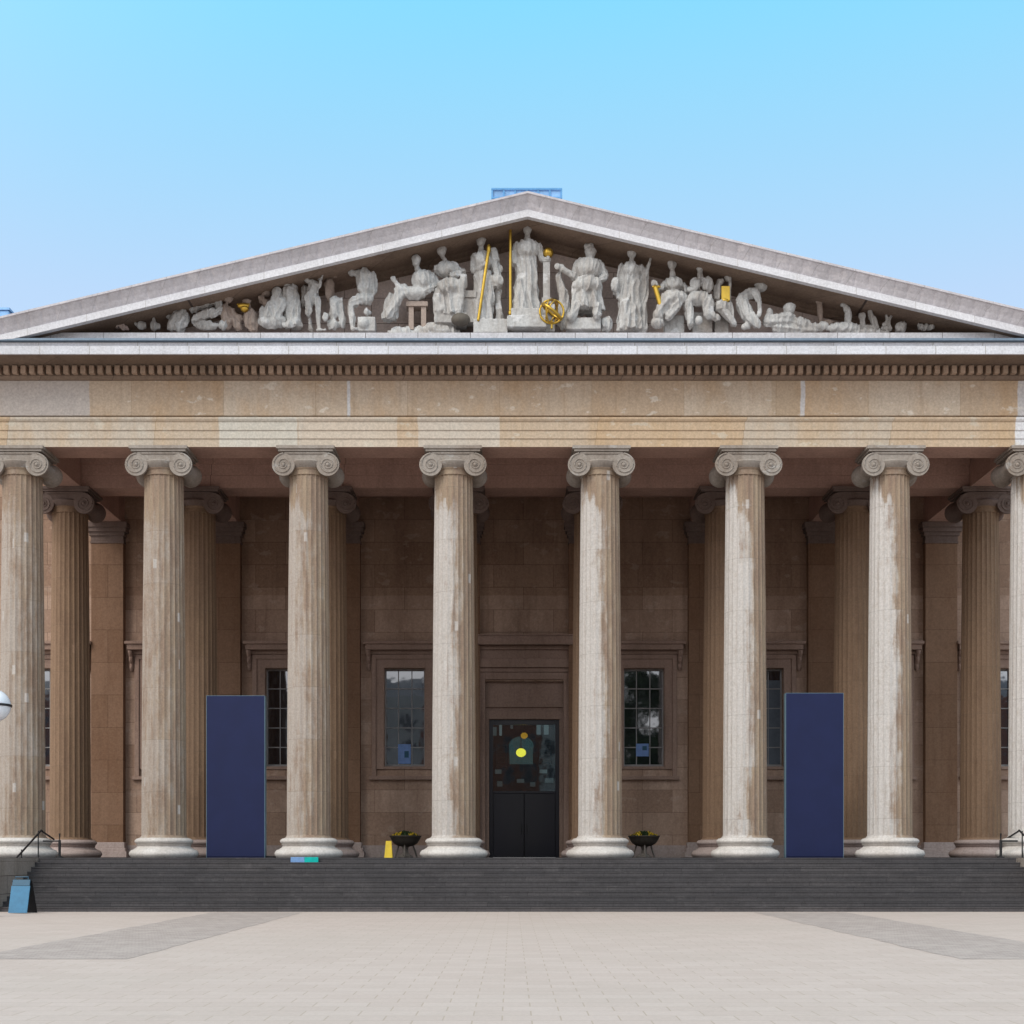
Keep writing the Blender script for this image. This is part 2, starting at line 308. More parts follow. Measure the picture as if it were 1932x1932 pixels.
def tag(o, label=None, cat=None, group=None, kind=None):
    if label: o['label'] = label
    if cat: o['category'] = cat
    if group: o['group'] = group
    if kind: o['kind'] = kind
    return o
def empty(name, loc=(0, 0, 0), parent=None):
    o = bpy.data.objects.new(name, None); COL.objects.link(o); o.location = loc; o.empty_display_size = .3
    if parent: o.parent = parent
    return o
def copy_tree(o, parent=None):
    c = o.copy(); COL.objects.link(c); c.parent = parent
    for ch in [k for k in o.children]: copy_tree(ch, c)
    return c

# ------------------------------------------------------------------ setting
GZ = -1.62
g = MB().add([(-400, -400, GZ), (400, -400, GZ), (400, 400, GZ), (-400, 400, GZ)], [(0, 1, 2, 3)]).build('ground', 'paving'); tag(g, kind='structure')
for sx in (-1, 1):
    # cobbled strips run from the steps towards the gate
    xs = sorted((sx * 6.7, sx * 9.4)); ya, yb = -23.4, -5.3
    vs = []; n = 40
    for i in range(n + 1):
        y = ya + (yb - ya) * i / n; wob = .03 * math.sin(i * 1.7) + .03 * math.sin(i * .6 + sx)
        vs += [(xs[0] + wob, y, GZ + .004), (xs[1] + wob * .6, y, GZ + .004)]
    s_ = MB().add(vs, [(2 * i, 2 * i + 1, 2 * i + 3, 2 * i + 2) for i in range(n)]).build('cobbled_path', 'setts'); tag(s_, kind='structure')

# steps: eleven risers, each nosing slightly rounded
HX = 15.9; NR = 11; rise = -GZ / NR; tread = .34; YF = -1.4
st = MB()
prof = []
for i in range(NR):
    yy = YF - tread * (NR - 1 - i); zb = GZ + rise * i
    prof += [(yy, zb), (yy, zb + rise - .045), (yy - .018, zb + rise - .035), (yy - .018, zb + rise)]
prof += [(10.9, 0.0)]
n = len(prof)
st.add([(-HX, y, z) for y, z in prof] + [(HX, y, z) for y, z in prof], [(i, i + 1, n + i + 1, n + i) for i in range(n - 1)])
o = st.build('front_steps', 'steps'); tag(o, kind='structure')
for sx in (-1, 1):
    a, b = sorted((sx * HX, sx * 21.5))
    m = MB().box(a, b, -5.0, 9.9, GZ, -.12); m.box(a - .0 if sx > 0 else a, b, -5.06, 9.9, -.12, 0.0)
    o = m.build('flank_wall', 'cheek', bevel=.015)
    tag(o, 'broad low stone wall closing the %s end of the dark steps' % ('left' if sx < 0 else 'right'), 'wall', 'flank walls at the ends of the steps')

# ------------------------------------------------------------------ museum building
bld = empty('museum_building', (0, -0.62, 0))
tag(bld, 'brown stone museum front with eight tall columns under a carved triangular pediment', 'museum')
bld.location = (0, 0, 0)
CX = [-16.93, -12.18, -7.32, -2.455, 2.455, 7.32, 12.18, 16.93]
YI, YA, YW = 4.86, 9.40, 9.75
HXE, YFE = 17.55, -.62

def sweep(prof, yb=YW):
    m = MB(); vs = []
    for o_, z in prof:
        x = HXE + o_
        vs += [(-x, yb, z), (-x, YFE - o_, z), (x, YFE - o_, z), (x, yb, z)]
    fs = []
    for i in range(len(prof) - 1):
        for k in range(3): fs.append((4 * i + k, 4 * i + k + 1, 4 * i + 4 + k + 1, 4 * i + 4 + k))
    m.add(vs, fs); return m
sweep([(-1.24, 14.699), (-1.24, 13.60), (-.01, 13.60)]).build('soffit', 'beam', bld)
sweep([(-.012, 13.603), (0, 13.60), (0, 13.86), (.035, 13.87), (.035, 14.13), (.07, 14.14), (.07, 14.40), (.11, 14.43), (.14, 14.48), (.14, 14.545), (-.10, 14.548)]).build('architrave', 'architrave', bld)
sweep([(-.10, 14.55), (-.10, 14.635), (0, 14.64), (0, 15.79)]).build('frieze', 'frieze', bld)
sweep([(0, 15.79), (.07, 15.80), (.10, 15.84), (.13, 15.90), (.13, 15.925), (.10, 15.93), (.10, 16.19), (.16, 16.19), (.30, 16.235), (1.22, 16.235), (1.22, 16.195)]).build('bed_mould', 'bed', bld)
sweep([(1.22, 16.19), (1.30, 16.19), (1.30, 16.45), (1.22, 16.47), (1.24, 16.58), (1.20, 16.60)]).build('corona', 'corona', bld)
sweep([(1.20, 16.603), (1.37, 16.605), (1.37, 16.675), (.30, 16.74)]).build('lead_flashing', 'lead', bld)
m = MB(); pitch = .281; k = int((HXE + .3) / pitch)
for i in range(-k, k + 1): m.box(i * pitch - .08, i * pitch + .08, YFE - .31, YFE - .102, 15.935, 16.185)
for sx in (-1, 1):
    for j in range(0, 36):
        y = YFE + j * pitch; a, b = sorted((sx * (HXE + .102), sx * (HXE + .31))); m.box(a, b, y - .08, y + .08, 15.935, 16.185)
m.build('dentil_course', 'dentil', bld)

# pediment
SL = .2375
def z_at(z0, x, lo): return max(z0 - SL * abs(x), lo)
def rake(prof, lo, name, mat, xe=18.95, stp=.5, orn=None, smooth=False):
    m = MB(); xs = []; x = 0.0
    while x < xe: xs.append(x); x += stp
    xs.append(xe)
    for sx in (-1, 1):
        vs = []
        for xx in xs:
            for j, (yo, z0) in enumerate(prof):
                y = yo + (orn(xx, j) if orn else 0); vs.append((sx * xx, y, z_at(z0, xx, lo)))
        n = len(prof)
        fs = [(i * n + j, (i + 1) * n + j, (i + 1) * n + j + 1, i * n + j + 1) for i in range(len(xs) - 1) for j in range(n - 1)]
        fs.append(tuple(range((len(xs) - 1) * n, len(xs) * n)))
        m.add(vs, fs)
    return m.build(name, mat, bld, smooth=smooth)
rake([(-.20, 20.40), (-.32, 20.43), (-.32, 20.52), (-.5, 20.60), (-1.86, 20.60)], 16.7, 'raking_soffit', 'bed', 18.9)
rake([(-1.80, 20.575), (-1.995, 20.575), (-1.995, 20.80), (-1.93, 20.82)], 16.62, 'raking_corona', 'raking', 18.93)
def orn(x, j):
    if j in (0, 5, 6): return 0
    ph = (x / .42) % 1.0
    return -.018 * abs(math.sin(math.pi * ph)) * (1.2 if j in (2, 3) else .6) + (.012 if abs(ph) < .12 else 0)
rake([(-1.95, 20.822), (-1.99, 20.90), (-2.03, 21.0), (-2.10, 21.1), (-2.17, 21.19), (-2.22, 21.215), (-2.22, 21.28), (-2.0, 21.33)], 16.64, 'sima', 'sima', 18.98, .07, orn)
m = MB(); m.add([(-18, -.2, 16.70), (18, -.2, 16.70), (0, -.2, 16.70 + 18 * SL)], [(0, 1, 2)]).build('tympanum', 'tympanum', bld)
m = MB()
for a, b in ((-17.0, 17.0),):
    m.add([(a, -1.55, 16.70), (b, -1.55, 16.70), (b - 1.3, -1.55, 17.02), (a + 1.3, -1.55, 17.02),
           (a, -.2, 16.70), (b, -.2, 16.70), (b - 1.3, -.2, 17.02), (a + 1.3, -.2, 17.02)], [(0, 1, 2, 3), (3, 2, 6, 7), (0, 3, 7, 4), (1, 5, 6, 2)])
m.build('sculpture_ledge', 'ledge', bld)
m = MB()
for sx in (-1, 1):
    m.add([(0, -2.1, 21.335), (sx * 18.9, -2.1, 21.335 - 18.9 * SL), (sx * 18.9, 14, 21.335 - 18.9 * SL), (0, 14, 21.335),
           (0, -2.1, 21.20), (sx * 18.9, -2.1, 21.20 - 18.9 * SL), (sx * 18.9, 14, 21.20 - 18.9 * SL), (0, 14, 21.20)],
          [(0, 1, 2, 3), (4, 7, 6, 5), (0, 4, 5, 1), (1, 5, 6, 2), (2, 6, 7, 3)])
m.build('roof', 'slate', bld)

# back wall with real openings
WX = [-19.2, -14.55, -9.75, -4.89, 4.89, 9.75, 14.55, 19.2]; WHW = .83; WZ0, WZ1 = 3.72, 7.73
DHW, DZ1 = 1.60, 7.20       # door recess
wall = MB(); xs = [-30.0]
holes = [(x - WHW, x + WHW, WZ0, WZ1) for x in WX] + [(-DHW, DHW, 0.0, DZ1)]
holes.sort()
x = -30.0
for a, b, z0, z1 in holes:
    wall.box(x, a, YW, YW + .6, 0, 16.2)
    if z0 > 0: wall.box(a, b, YW, YW + .6, 0, z0)
    wall.box(a, b, YW, YW + .6, z1, 16.2); x = b
wall.box(x, 30.0, YW, YW + .6, 0, 16.2)
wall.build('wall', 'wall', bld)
MB().box(-30, 30, YW - .06, YW, 0.0, .55).box(-1, -1, 0, 0, 0, 0) if False else None
MB().box(-30, -DHW - .35, YW - .07, YW - .001, 0, .5).box(DHW + .35, 30, YW - .07, YW - .001, 0, .5).build('wall_plinth', 'base_in', bld)
MB().box(-30, 30, YW + .6, 26, -1.62, 16.5).build('rear_block', 'wall', bld) if False else None
MB().box(-30, -18.0, YW + .61, 26, 0, 16.2).box(18.0, 30, YW + .61, 26, 0, 16.2).box(-18, 18, 25, 26, 0, 16.2).box(-18, 18, YW + .61, 25, 15.9, 16.2).build('rear_block', 'wall', bld)
MB().box(-30.2, -18.7, YW - .25, 26, 16.201, 16.75).build('parapet', 'corona', bld); MB().box(18.7, 30.2, YW - .25, 26, 16.201, 16.75).build('parapet', 'corona', bld)
# ceiling and beams
MB().box(-16.3, 16.3, .63, YW, 14.70, 14.9).build('ceiling', 'beam', bld)
m = MB(); m.box(-16.3, 16.3, YI - .58, YI + .58, 13.60, 14.05); m.box(-16.3, 16.3, YI - .63, YI + .63, 14.052, 14.44); m.box(-16.3, 16.3, YI - .70, YI + .70, 14.442, 14.698)
m.build('inner_architrave', 'beam', bld)
for x in CX[1:-1]:
    MB().box(x - .56, x + .56, YI + .705, YW - .002, 13.60, 14.698).build('ceiling_beam', 'beam', bld)

# columns
def flute_ring(r, z, nfl=24, seg=6):
    pts = []
    for i in range(nfl):
        for k in range(seg):
            a = 2 * math.pi * (i + k / seg) / nfl; u = k / seg
            dpt = 0 if k == 0 or u < .12 else .042 * r * math.sin(math.pi * min(1, (u - .1) / .9))**.6 if u > .1 else 0
            rr = r - dpt; pts.append((rr * math.cos(a), rr * math.sin(a), z))
    return pts
m = MB(); zs = [.70 + (12.70 - .70) * i / 28 for i in range(29)]
vs = []; NP = 24 * 6
def rad(z): t = (z - .7) / 12.0; return .735 - .085 * t - .012 * t * t + .012 * math.sin(math.pi * t)
for z in zs: vs += flute_ring(rad(z), z)
fs = [(i * NP + k, i * NP + (k + 1) % NP, (i + 1) * NP + (k + 1) % NP, (i + 1) * NP + k) for i in range(len(zs) - 1) for k in range(NP)]
m.add(vs, fs); m.lathe([(.66, 12.70), (.66, 12.85), (.70, 12.9), (.70, 12.92)], 48); m.lathe([(.80, .655), (.77, .69), (.745, .72), (.738, .75)], 48)
def torus(prof_r, z0, z1, rout, n=8): return [(prof_r + (rout - prof_r) * math.sin(math.pi * i / n), z0 + (z1 - z0) * i / n) for i in range(n + 1)]
bp = [(1.10, 0)] + torus(1.06, .0, .26, 1.14) + [(1.0, .27), (.96, .30), (.90, .34), (.87, .38), (.89, .42), (.93, .44)] + torus(.88, .45, .64, .96) + [(.82, .65), (.82, .66)]
def capital_mesh():
    c = MB()
    c.lathe([(.64, 12.86), (.68, 12.90), (.80, 13.0), (.84, 13.10), (.78, 13.16)], 40)
    c.box(-.78, .78, -.70, .70, 13.10, 13.40)
    c.box(-.70, .70, -.735, -.70, 13.345, 13.40); c.box(-.70, .70, -.735, -.70, 13.10, 13.135)
    c.box(-.70, .70, .70, .735, 13.345, 13.40)
    c.box(-.90, .90, -.77, .77, 13.42, 13.50); c.box(-.96, .96, -.82, .82, 13.50, 13.598)
    for sx in (-1, 1):
        cx, cz = sx * .735, 12.99
        pr = [(-.73, .375), (-.62, .375), (-.5, .33), (-.25, .26), (0, .24), (.25, .26), (.5, .33), (.62, .375), (.73, .375)]
        N = 28; vs = [(cx + r * math.cos(2 * math.pi * k / N), y, cz + r * math.sin(2 * math.pi * k / N)) for y, r in pr for k in range(N)]
        fs = [(i * N + k, i * N + (k + 1) % N, (i + 1) * N + (k + 1) % N, (i + 1) * N + k) for i in range(len(pr) - 1) for k in range(N)]
        fs += [tuple(range(N)), tuple(range((len(pr) - 1) * N, len(pr) * N))]
        c.add(vs, fs)
        for sy in (-1, 1):
            pts = []; rr = []
            for i in range(64):
                a = i / 63 * 2.6 * 2 * math.pi; q = .365 * math.exp(-a * .112)
                pts.append((cx + sx * q * math.sin(a), sy * .735, cz + q * math.cos(a))); rr.append(.030 * (.55 + .45 * (1 - i / 63)))
            c.tube(pts, rr, 6); c.ell((cx, sy * .735, cz), .065, .05, .065, 12, 8)
    return c
def column(x, y, wash, suffix, first=None):
    if first:
        c = copy_tree(first, bld); c.location = (x, y, 0)
    else:
        c = empty('portico_column', (x, y, 0), bld)
        b_ = MB().lathe(bp, 56).build('base', 'base' + suffix, c, smooth='auto')
        s_ = m.build('shaft', 'shaft' + suffix, c, smooth=False)
        k_ = capital_mesh().build('capital', 'capital' + suffix, c, smooth='auto')
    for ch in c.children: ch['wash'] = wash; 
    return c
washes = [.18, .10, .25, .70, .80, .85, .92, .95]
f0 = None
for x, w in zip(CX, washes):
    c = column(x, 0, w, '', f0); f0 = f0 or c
f1 = None
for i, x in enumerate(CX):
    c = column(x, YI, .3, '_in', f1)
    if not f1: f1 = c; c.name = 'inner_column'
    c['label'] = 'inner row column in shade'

# pilasters
def pil_mesh():
    p = MB().box(-.65, .65, YA - YW, -.002, .62, 12.75)
    return p
f2 = None
for x in CX:
    if f2 is None:
        q = empty('pilaster', (x, YW, 0), bld); f2 = q; d_ = YA - YW
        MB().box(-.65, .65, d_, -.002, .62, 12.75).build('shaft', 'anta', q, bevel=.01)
        MB().box(-.68, .68, d_ - .03, -.002, 12.752, 12.84).box(-.66, .66, d_ - .01, -.002, 12.84, 13.05).box(-.72, .72, d_ - .07, -.002, 13.05, 13.2).box(-.79, .79, d_ - .14, -.002, 13.2, 13.38).box(-.84, .84, d_ - .19, -.002, 13.38, 13.595).build('capital', 'capital_in', q, bevel=.012)
        MB().box(-.84, .84, d_ - .19, -.002, 0.0, .25).box(-.78, .78, d_ - .13, -.002, .25, .38).box(-.72, .72, d_ - .07, -.002, .38, .618).build('base', 'base_in', q, bevel=.02)
    else:
        q = copy_tree(f2, bld); q.location = (x, YW, 0)

# windows
def window(x):
    w = empty('window', (x, YW, 0), bld)
    c = MB(); iw = WHW + .002
    for a, b, z0, z1, d0 in ((-iw - .32, -iw, WZ0 - .12, WZ1 + .36, .09), (iw, iw + .32, WZ0 - .12, WZ1 + .36, .09), (-iw, iw, WZ1, WZ1 + .36, .09)):
        c.box(a, b, -d0, -.002, z0, z1)
    for a, b, z0, z1 in ((-iw - .50, -iw - .322, WZ0 - .4, WZ1 + .54), (iw + .322, iw + .50, WZ0 - .4, WZ1 + .54), (-iw - .322, iw + .322, WZ1 + .362, WZ1 + .54)):
        c.box(a, b, -.14, -.002, z0, z1)
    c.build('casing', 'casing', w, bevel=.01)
    h = MB().box(-1.42, 1.42, -.17, -.002, WZ1 + .56, WZ1 + .70).box(-1.56, 1.56, -.44, -.002, WZ1 + .70, WZ1 + .92).box(-1.64, 1.64, -.52, -.002, WZ1 + .92, WZ1 + 1.04)
    h.build('hood', 'casing', w, bevel=.015)
    for sx in (-1, 1):
        N = 14; k_ = MB()
        pts = [(sx * 1.46, -.10 - .20 * (1 - i / N) ** 1.5 - .03 * math.sin(i * 1.2), WZ1 + .68 - .78 * i / N) for i in range(N + 1)]
        k_.tube(pts, [.10 - .035 * i / N for i in range(N + 1)], 8); k_.box(sx * 1.46 - .09, sx * 1.46 + .09, -.12, -.002, WZ1 - .05, WZ1 + .69)
        k_.build('bracket', 'casing', w)
    MB().box(-WHW - .6, WHW + .6, -.17, -.002, WZ0 - .55, WZ0 - .402).box(-WHW - .3, WHW + .3, -.06, .33, WZ0 - .12, WZ0 - .002).build('sill', 'casing', w, bevel=.01)
    f = MB()
    f.box(-WHW, -WHW + .06, .30, .40, WZ0, WZ1).box(WHW - .06, WHW, .30, .40, WZ0, WZ1).box(-WHW + .06, WHW - .06, .30, .40, WZ0, WZ0 + .10).box(-WHW + .06, WHW - .06, .30, .40, WZ1 - .07, WZ1)
    W2 = 2 * WHW
    for i in (1, 2): xx = -WHW + W2 * i / 3; f.box(xx - .018, xx + .018, .32, .37, WZ0 + .1, WZ1 - .07)
    for j in range(1, 5): zz = WZ0 + (WZ1 - WZ0) * j / 5; f.box(-WHW + .06, WHW - .06, .315, .372, zz - .02, zz + .02)
    f.build('frame', 'muntin', w)
    tl = random.uniform(-.004, .004)
    MB().add([(-WHW, .36, WZ0), (WHW, .36 + tl, WZ0), (WHW, .36 + tl, WZ1), (-WHW, .36, WZ1)], [(0, 1, 2, 3)]).build('pane', 'glass', w)
    return w
w0 = window(WX[0])
for x in WX[1:]:
    w = copy_tree(w0, bld); w.location = (x, YW, 0)
    if abs(x - 9.75) < .1:
        MB().box(-WHW + .062, WHW - .062, .345, .355, WZ0 + .101, WZ1 - .45).build('blind', plain('blue_grey_blind', (.10, .12, .15), .6), w)

# door
dr = empty('entrance', (0, YW, 0), bld)
S = 46.25
def zy(py, s=S): return (1616.5 - py) / s + .03
c = MB()
c.box(-1.84, -DHW, -.12, .5, 0, zy(1269)).box(DHW, 1.84, -.12, .5, 0, zy(1269)).box(-DHW + .002, DHW - .002, -.12, .5, zy(1282), zy(1269))
c.box(-1.90, 1.90, -.10, -.002, zy(1268), zy(1260)).box(-1.97, 1.97, -.22, -.002, zy(1260) + .002, zy(1243)).box(-1.9, 1.9, -.04, -.002, zy(1243) + .002, zy(1226))
c.box(-2.0, 2.0, -.16, -.002, zy(1226) + .002, zy(1219)).box(-2.2, 2.2, -.50, -.002, zy(1219) + .002, zy(1203)).box(-2.26, 2.26, -.56, -.002, zy(1203) + .002, zy(1200))
c.build('door_surround', 'casing', dr, bevel=.012)
c = MB().box(-DHW, DHW, .22, .5, zy(1333), zy(1283)).box(-DHW, DHW, .30, .5, zy(1340), zy(1333) - .002).box(-DHW, DHW, .12, .5, zy(1356), zy(1340) - .002)
c.box(-DHW, -1.44, .12, .5, 0, zy(1356) - .002).box(1.44, DHW, .12, .5, 0, zy(1356) - .002)
c.build('overdoor_panel', 'casing', dr, bevel=.01)
zt, zm = zy(1356) - .004, zy(1494)
f = MB().box(-1.438, -1.28, .28, .44, 0, zt).box(1.28, 1.438, .28, .44, 0, zt).box(-1.278, 1.278, .28, .44, zt - .2, zt).box(-1.278, 1.278, .30, .42, zm - .05, zm + .05)
f.build('door_frame', 'door_black', dr, bevel=.008)
dl = MB().box(-1.276, -.01, .33, .39, .004, zm - .052).box(.01, 1.276, .33, .39, .004, zm - .052).build('door', 'door_black', dr, bevel=.01)
[MB().tube([(hx_, .27, 1.0), (hx_, .27, 1.35)], .015, 8).build('handle', 'black', dl) for hx_ in (-.12, .12)]
MB().box(-1.276, 1.276, .35, .362, zm + .052, zt - .202).build('transom_glass', 'doorglass', dr)
# hall behind the door glass
h = MB()
for b_ in ((-4, 4, YW + 1.0, 24, -.3, -.006), (-4, 4, YW + 1.0, 24, 9, 9.2), (-4.2, -4, YW + .61, 24, 0, 9), (4, 4.2, YW + .61, 24, 0, 9), (-4, 4, 24, 24.2, 0, 9)): h.box(*b_)
h.build('entrance_hall', 'dark', bld)
def at(px, py, Y):
    s = 2529 / (Y - CAMY); return ((px - 966) / s + CAMX, (1616.5 - py) / s + CAMZ)
YH = 15.0
x0, z1 = at(963, 1392, 20); x1, z0 = at(1004, 1440, 20)
m = MB(); N = 12; xr = (x1 - x0) / 2; pts = [(x0, z0), (x1, z0)] + [((x0 + x1) / 2 + xr * math.cos(math.pi * i / N), z1 - .7 * xr + .7 * xr * math.sin(math.pi * i / N)) for i in range(N + 1)]
m.add([(p[0], 20, p[1]) for p in pts], [tuple(range(len(pts)))]); m.tube([(p[0], 19.95, p[1]) for p in pts], .07, 6, True)
[m.box((x0 + x1) / 2 + q_ * xr - .05, (x0 + x1) / 2 + q_ * xr + .05, 19.88, 19.98, z0, z1 - .5) for q_ in (-.5, 0, .5)]; m.box(x0, x1, 19.86, 19.97, z1 - .75 * xr - .06, z1 - .75 * xr + .06)
tag(m.build('glazed_screen', 'screen'), 'pale teal lit arched glass screen seen through the entrance glazing', 'screen')
for (pa, pb, ya_, yb_, nm) in ((936, 956, 1405, 1445, 0), (1018, 1040, 1398, 1440, 1)):
    x0, z1 = at(pa, ya_, 18); x1, z0 = at(pb, yb_, 18)
    q = empty('display_case', (x0, 18, z0)); tag(q, 'dim %s display case in the dark hall behind the entrance glass' % ('left-hand' if nm == 0 else 'right-hand'), 'display case', 'display cases in the entrance hall')
    MB().box(0, x1 - x0, 0, .5, 0, z1 - z0).build('cabinet', plain('case_paint_%d' % nm, (.10, .13, .13), .5), q)
    mm = MB()
    for j in range(4): mm.box(.08, x1 - x0 - .08, -.05, -.002, .12 + j * (z1 - z0) / 4.2, .2 + j * (z1 - z0) / 4.2)
    mm.build('shelf', 'muntin', q)
rnd_h = random.Random(4)
for i, (pa, qa, w_, h_, br_) in enumerate(((930, 1372, 7, 16, .10), (942, 1368, 5, 20, .22), (963, 1366, 5, 9, .10), (1012, 1366, 8, 20, .16), (1026, 1368, 9, 18, .20), (934, 1452, 12, 8, .10), (1018, 1452, 14, 7, .15), (1028, 1468, 16, 9, .10), (938, 1474, 10, 10, .08), (975, 1470, 14, 7, .09), (1000, 1476, 10, 8, .08))):  # invented glowing panels that imitate the busy reflections in the door glass
    x0, z1 = at(pa, qa, 21.5); x1, z0 = at(pa + w_, qa + h_, 21.5)
    o = MB().box(x0, x1, 21.4, 21.5, z0, z1).build('reflection_panel', plain('panel_tint_%d' % i, (br_ * 2, br_ * 2.1, br_ * 2.2), .5, emit=((.8, .95, 1.0), br_ * .6)), None, bevel=.02)
    tag(o, 'added glowing grey panel imitating a reflection in the entrance glass', 'panel', 'added glowing panels behind the entrance glass')
for (px, py, r, mt, lb) in ((983, 1420, .27, 'lamp_y', 'round bright yellow lamp glowing behind the entrance glass'), (989, 1388, .19, 'lamp_o', 'small amber lamp hanging above the bright yellow one')):
    YL = 13.0; x, z = at(px, py, YL)
    q = empty('hanging_lamp', (x, YL, z)); tag(q, lb, 'lamp', 'lamps in the entrance hall')
    MB().ell((0, 0, 0), r * .8, r * .8, r * .7, 20, 12).build('globe', mt, q, smooth=True)
    MB().lathe([(.04, r * .65), (.10, r * .68), (.07, r * .85), (.015, r * .9), (.015, 9.0 - z - .0)], 12).build('chain', 'black', q)

# roof items
q = empty('roof_lantern', (0, .4, 21.0)); tag(q, 'small flat-topped blue glazed box above the pediment apex', 'roof lantern')
MB().box(-1.16, 1.16, 0, 2.4, -.6, 1.62).build('glazing', 'roofblue', q)
mm = MB()
for i in range(7): xx = -1.17 + 2.34 * i / 6; mm.box(xx - .03, xx + .03, -.04, -.002, -.2, 1.62)
for zz in (1.0, 1.3, 1.60): mm.box(-1.2, 1.2, -.05, -.04, zz, zz + .06)
mm.build('frame', plain('lantern_frame', (.12, .33, .62), .5), q)
q = empty('roof_hatch', (-19.4, .6, 16.9)); tag(q, 'low pale blue roof box above the far left end of the pediment slope', 'roof hatch')
MB().box(-1.2, 1.78, 0, 2.0, -.5, 1.72).build('box', 'roofblue', q, bevel=.02)
MB().box(-1.25, 1.82, -.05, 2.05, 1.722, 1.80).build('lid', 'roofblue', q)

# ------------------------------------------------------------------ pediment statues (sculpted in the round, standing on the ledge)
TILE = {1: (201.25, 478., .15625), 2: (452.8, 478., .15625), 3: (704.4, 427.7, .15625), 4: (930.8, 402.5, .15625), 5: (1157.2, 452.8, .15625), 6: (1408.8, 503.1, .1823)}
YS = -1.0; SS = 2529 / (YS - CAMY)
def statue(name, tile, prims, label, cat='statue', mat='statue', group='stone figures in the pediment', vox=.032, yoff=0.0):
    x0, y0, k = TILE[tile]; u = k / SS
    def P(cx, cy, d=0.0):
        return Vector(((x0 + k * cx - 966) / SS + CAMX, YS + yoff - d, (1616.5 - y0 - k * cy) / SS + CAMZ))
    mb = MB(); rnd = random.Random(len(label) * 31 + tile); rnd_ph = rnd.uniform(0, 50)
    for p in prims:
        t = p[0]
        if t == 'c':
            _, xa, ya_, ra, xb, yb_, rb = p[:7]; da, db = (p[7], p[8]) if len(p) > 7 else (.05, .05)
            A, B = P(xa, ya_, da), P(xb, yb_, db); n_ = 7
            pts = []; rr = []
            Rm = lambda r: r * u
            dirv = (B - A).normalized()
            pts.append(A - dirv * Rm(ra) * .85); rr.append(Rm(ra) * .45)
            for i in range(n_): f_ = i / (n_ - 1); pts.append(A.lerp(B, f_)); rr.append(Rm(ra) * (1 - f_) + Rm(rb) * f_)
            pts.append(B + dirv * Rm(rb) * .85); rr.append(Rm(rb) * .45)
            mb.tube(pts, rr, 28 if max(ra, rb) > 38 else 14)
            if max(ra, rb) > 38:      # slanting cloth folds
                i0 = len(mb.v) - 28 * len(pts); ph = rnd.uniform(0, 6)
                for i in range(len(pts)):
                    for a_ in range(28):
                        q_ = Vector(mb.v[i0 + i * 28 + a_]); k_ = 1 + .13 * math.sin(5 * 2 * math.pi * a_ / 28 + ph + i * .55)
                        mb.v[i0 + i * 28 + a_] = tuple(pts[i] + (q_ - pts[i]) * k_)
        elif t == 'e':
            _, cx, cy, rx, rz = p[:5]; dd = p[5] if len(p) > 5 else .05; rot = p[6] if len(p) > 6 else 0
            ry = min(rx, rz, 150) * u
            mb.ell(P(cx, cy, dd), rx * u, max(ry, .03), rz * u, 18, 12, rot)
        elif t == 'h':   # head: skull, face wedge, nose, hair roll
            _, cx, cy, rx, rz = p[:5]; dd = p[5] if len(p) > 5 else .12
            rx *= 1.12; rz *= 1.03; mb.ell(P(cx, cy, dd), rx * u, rx * u * 1.05, rz * u, 18, 12)
            mb.ell(P(cx, cy + rz * .35, dd + rx * u * .35), rx * u * .62, rx * u * .65, rz * u * .6, 12, 8)
            mb.ell(P(cx, cy + rz * .05, dd + rx * u * 1.0), rx * u * .14, rx * u * .28, rz * u * .24, 8, 6)
            mb.ell(P(cx, cy - rz * .35, dd - .02), rx * u * 1.14, rx * u * 1.1, rz * u * .62, 16, 8)
        elif t == 's':   # folded drapery
            _, xa, ya_, wa, xb, yb_, wb = p[:7]; nf = p[7] if len(p) > 7 else 9; dep = p[8] if len(p) > 8 else .30
            NR_, NA = 16, 72; vs = []; ph = rnd.uniform(0, 6)
            for i in range(NR_ + 1):
                f_ = i / NR_; cx = xa + (xb - xa) * f_; cy = ya_ + (yb_ - ya_) * f_; w_ = (wa + (wb - wa) * f_) * u
                C_ = P(cx, cy, .02)
                for a_ in range(NA):
                    an = 2 * math.pi * a_ / NA
                    fold = 1 + (.06 + .15 * f_) * math.sin(nf * an + ph + .7 * math.sin(f_ * 4)) + .04 * math.sin(2.3 * nf * an + f_ * 5)
                    vs.append((C_.x + w_ * math.cos(an) * fold, C_.y + dep * (.75 + .3 * f_) * math.sin(an) * fold, C_.z))
            fs = [(i * NA + a_, i * NA + (a_ + 1) % NA, (i + 1) * NA + (a_ + 1) % NA, (i + 1) * NA + a_) for i in range(NR_) for a_ in range(NA)]
            fs += [tuple(reversed(range(NA))), tuple(range(NR_ * NA, (NR_ + 1) * NA))]
            mb.add(vs, fs)
        elif t == 'b':   # block
            _, xa, ya_, xb, yb_ = p[:5]; d0, d1 = (p[5], p[6]) if len(p) > 5 else (-.3, .3)
            A, B = P(xa, ya_), P(xb, yb_); mb.box(A.x, B.x, YS + yoff - d1, YS + yoff - d0, B.z, A.z)
    o = mb.build(name, mat, None)
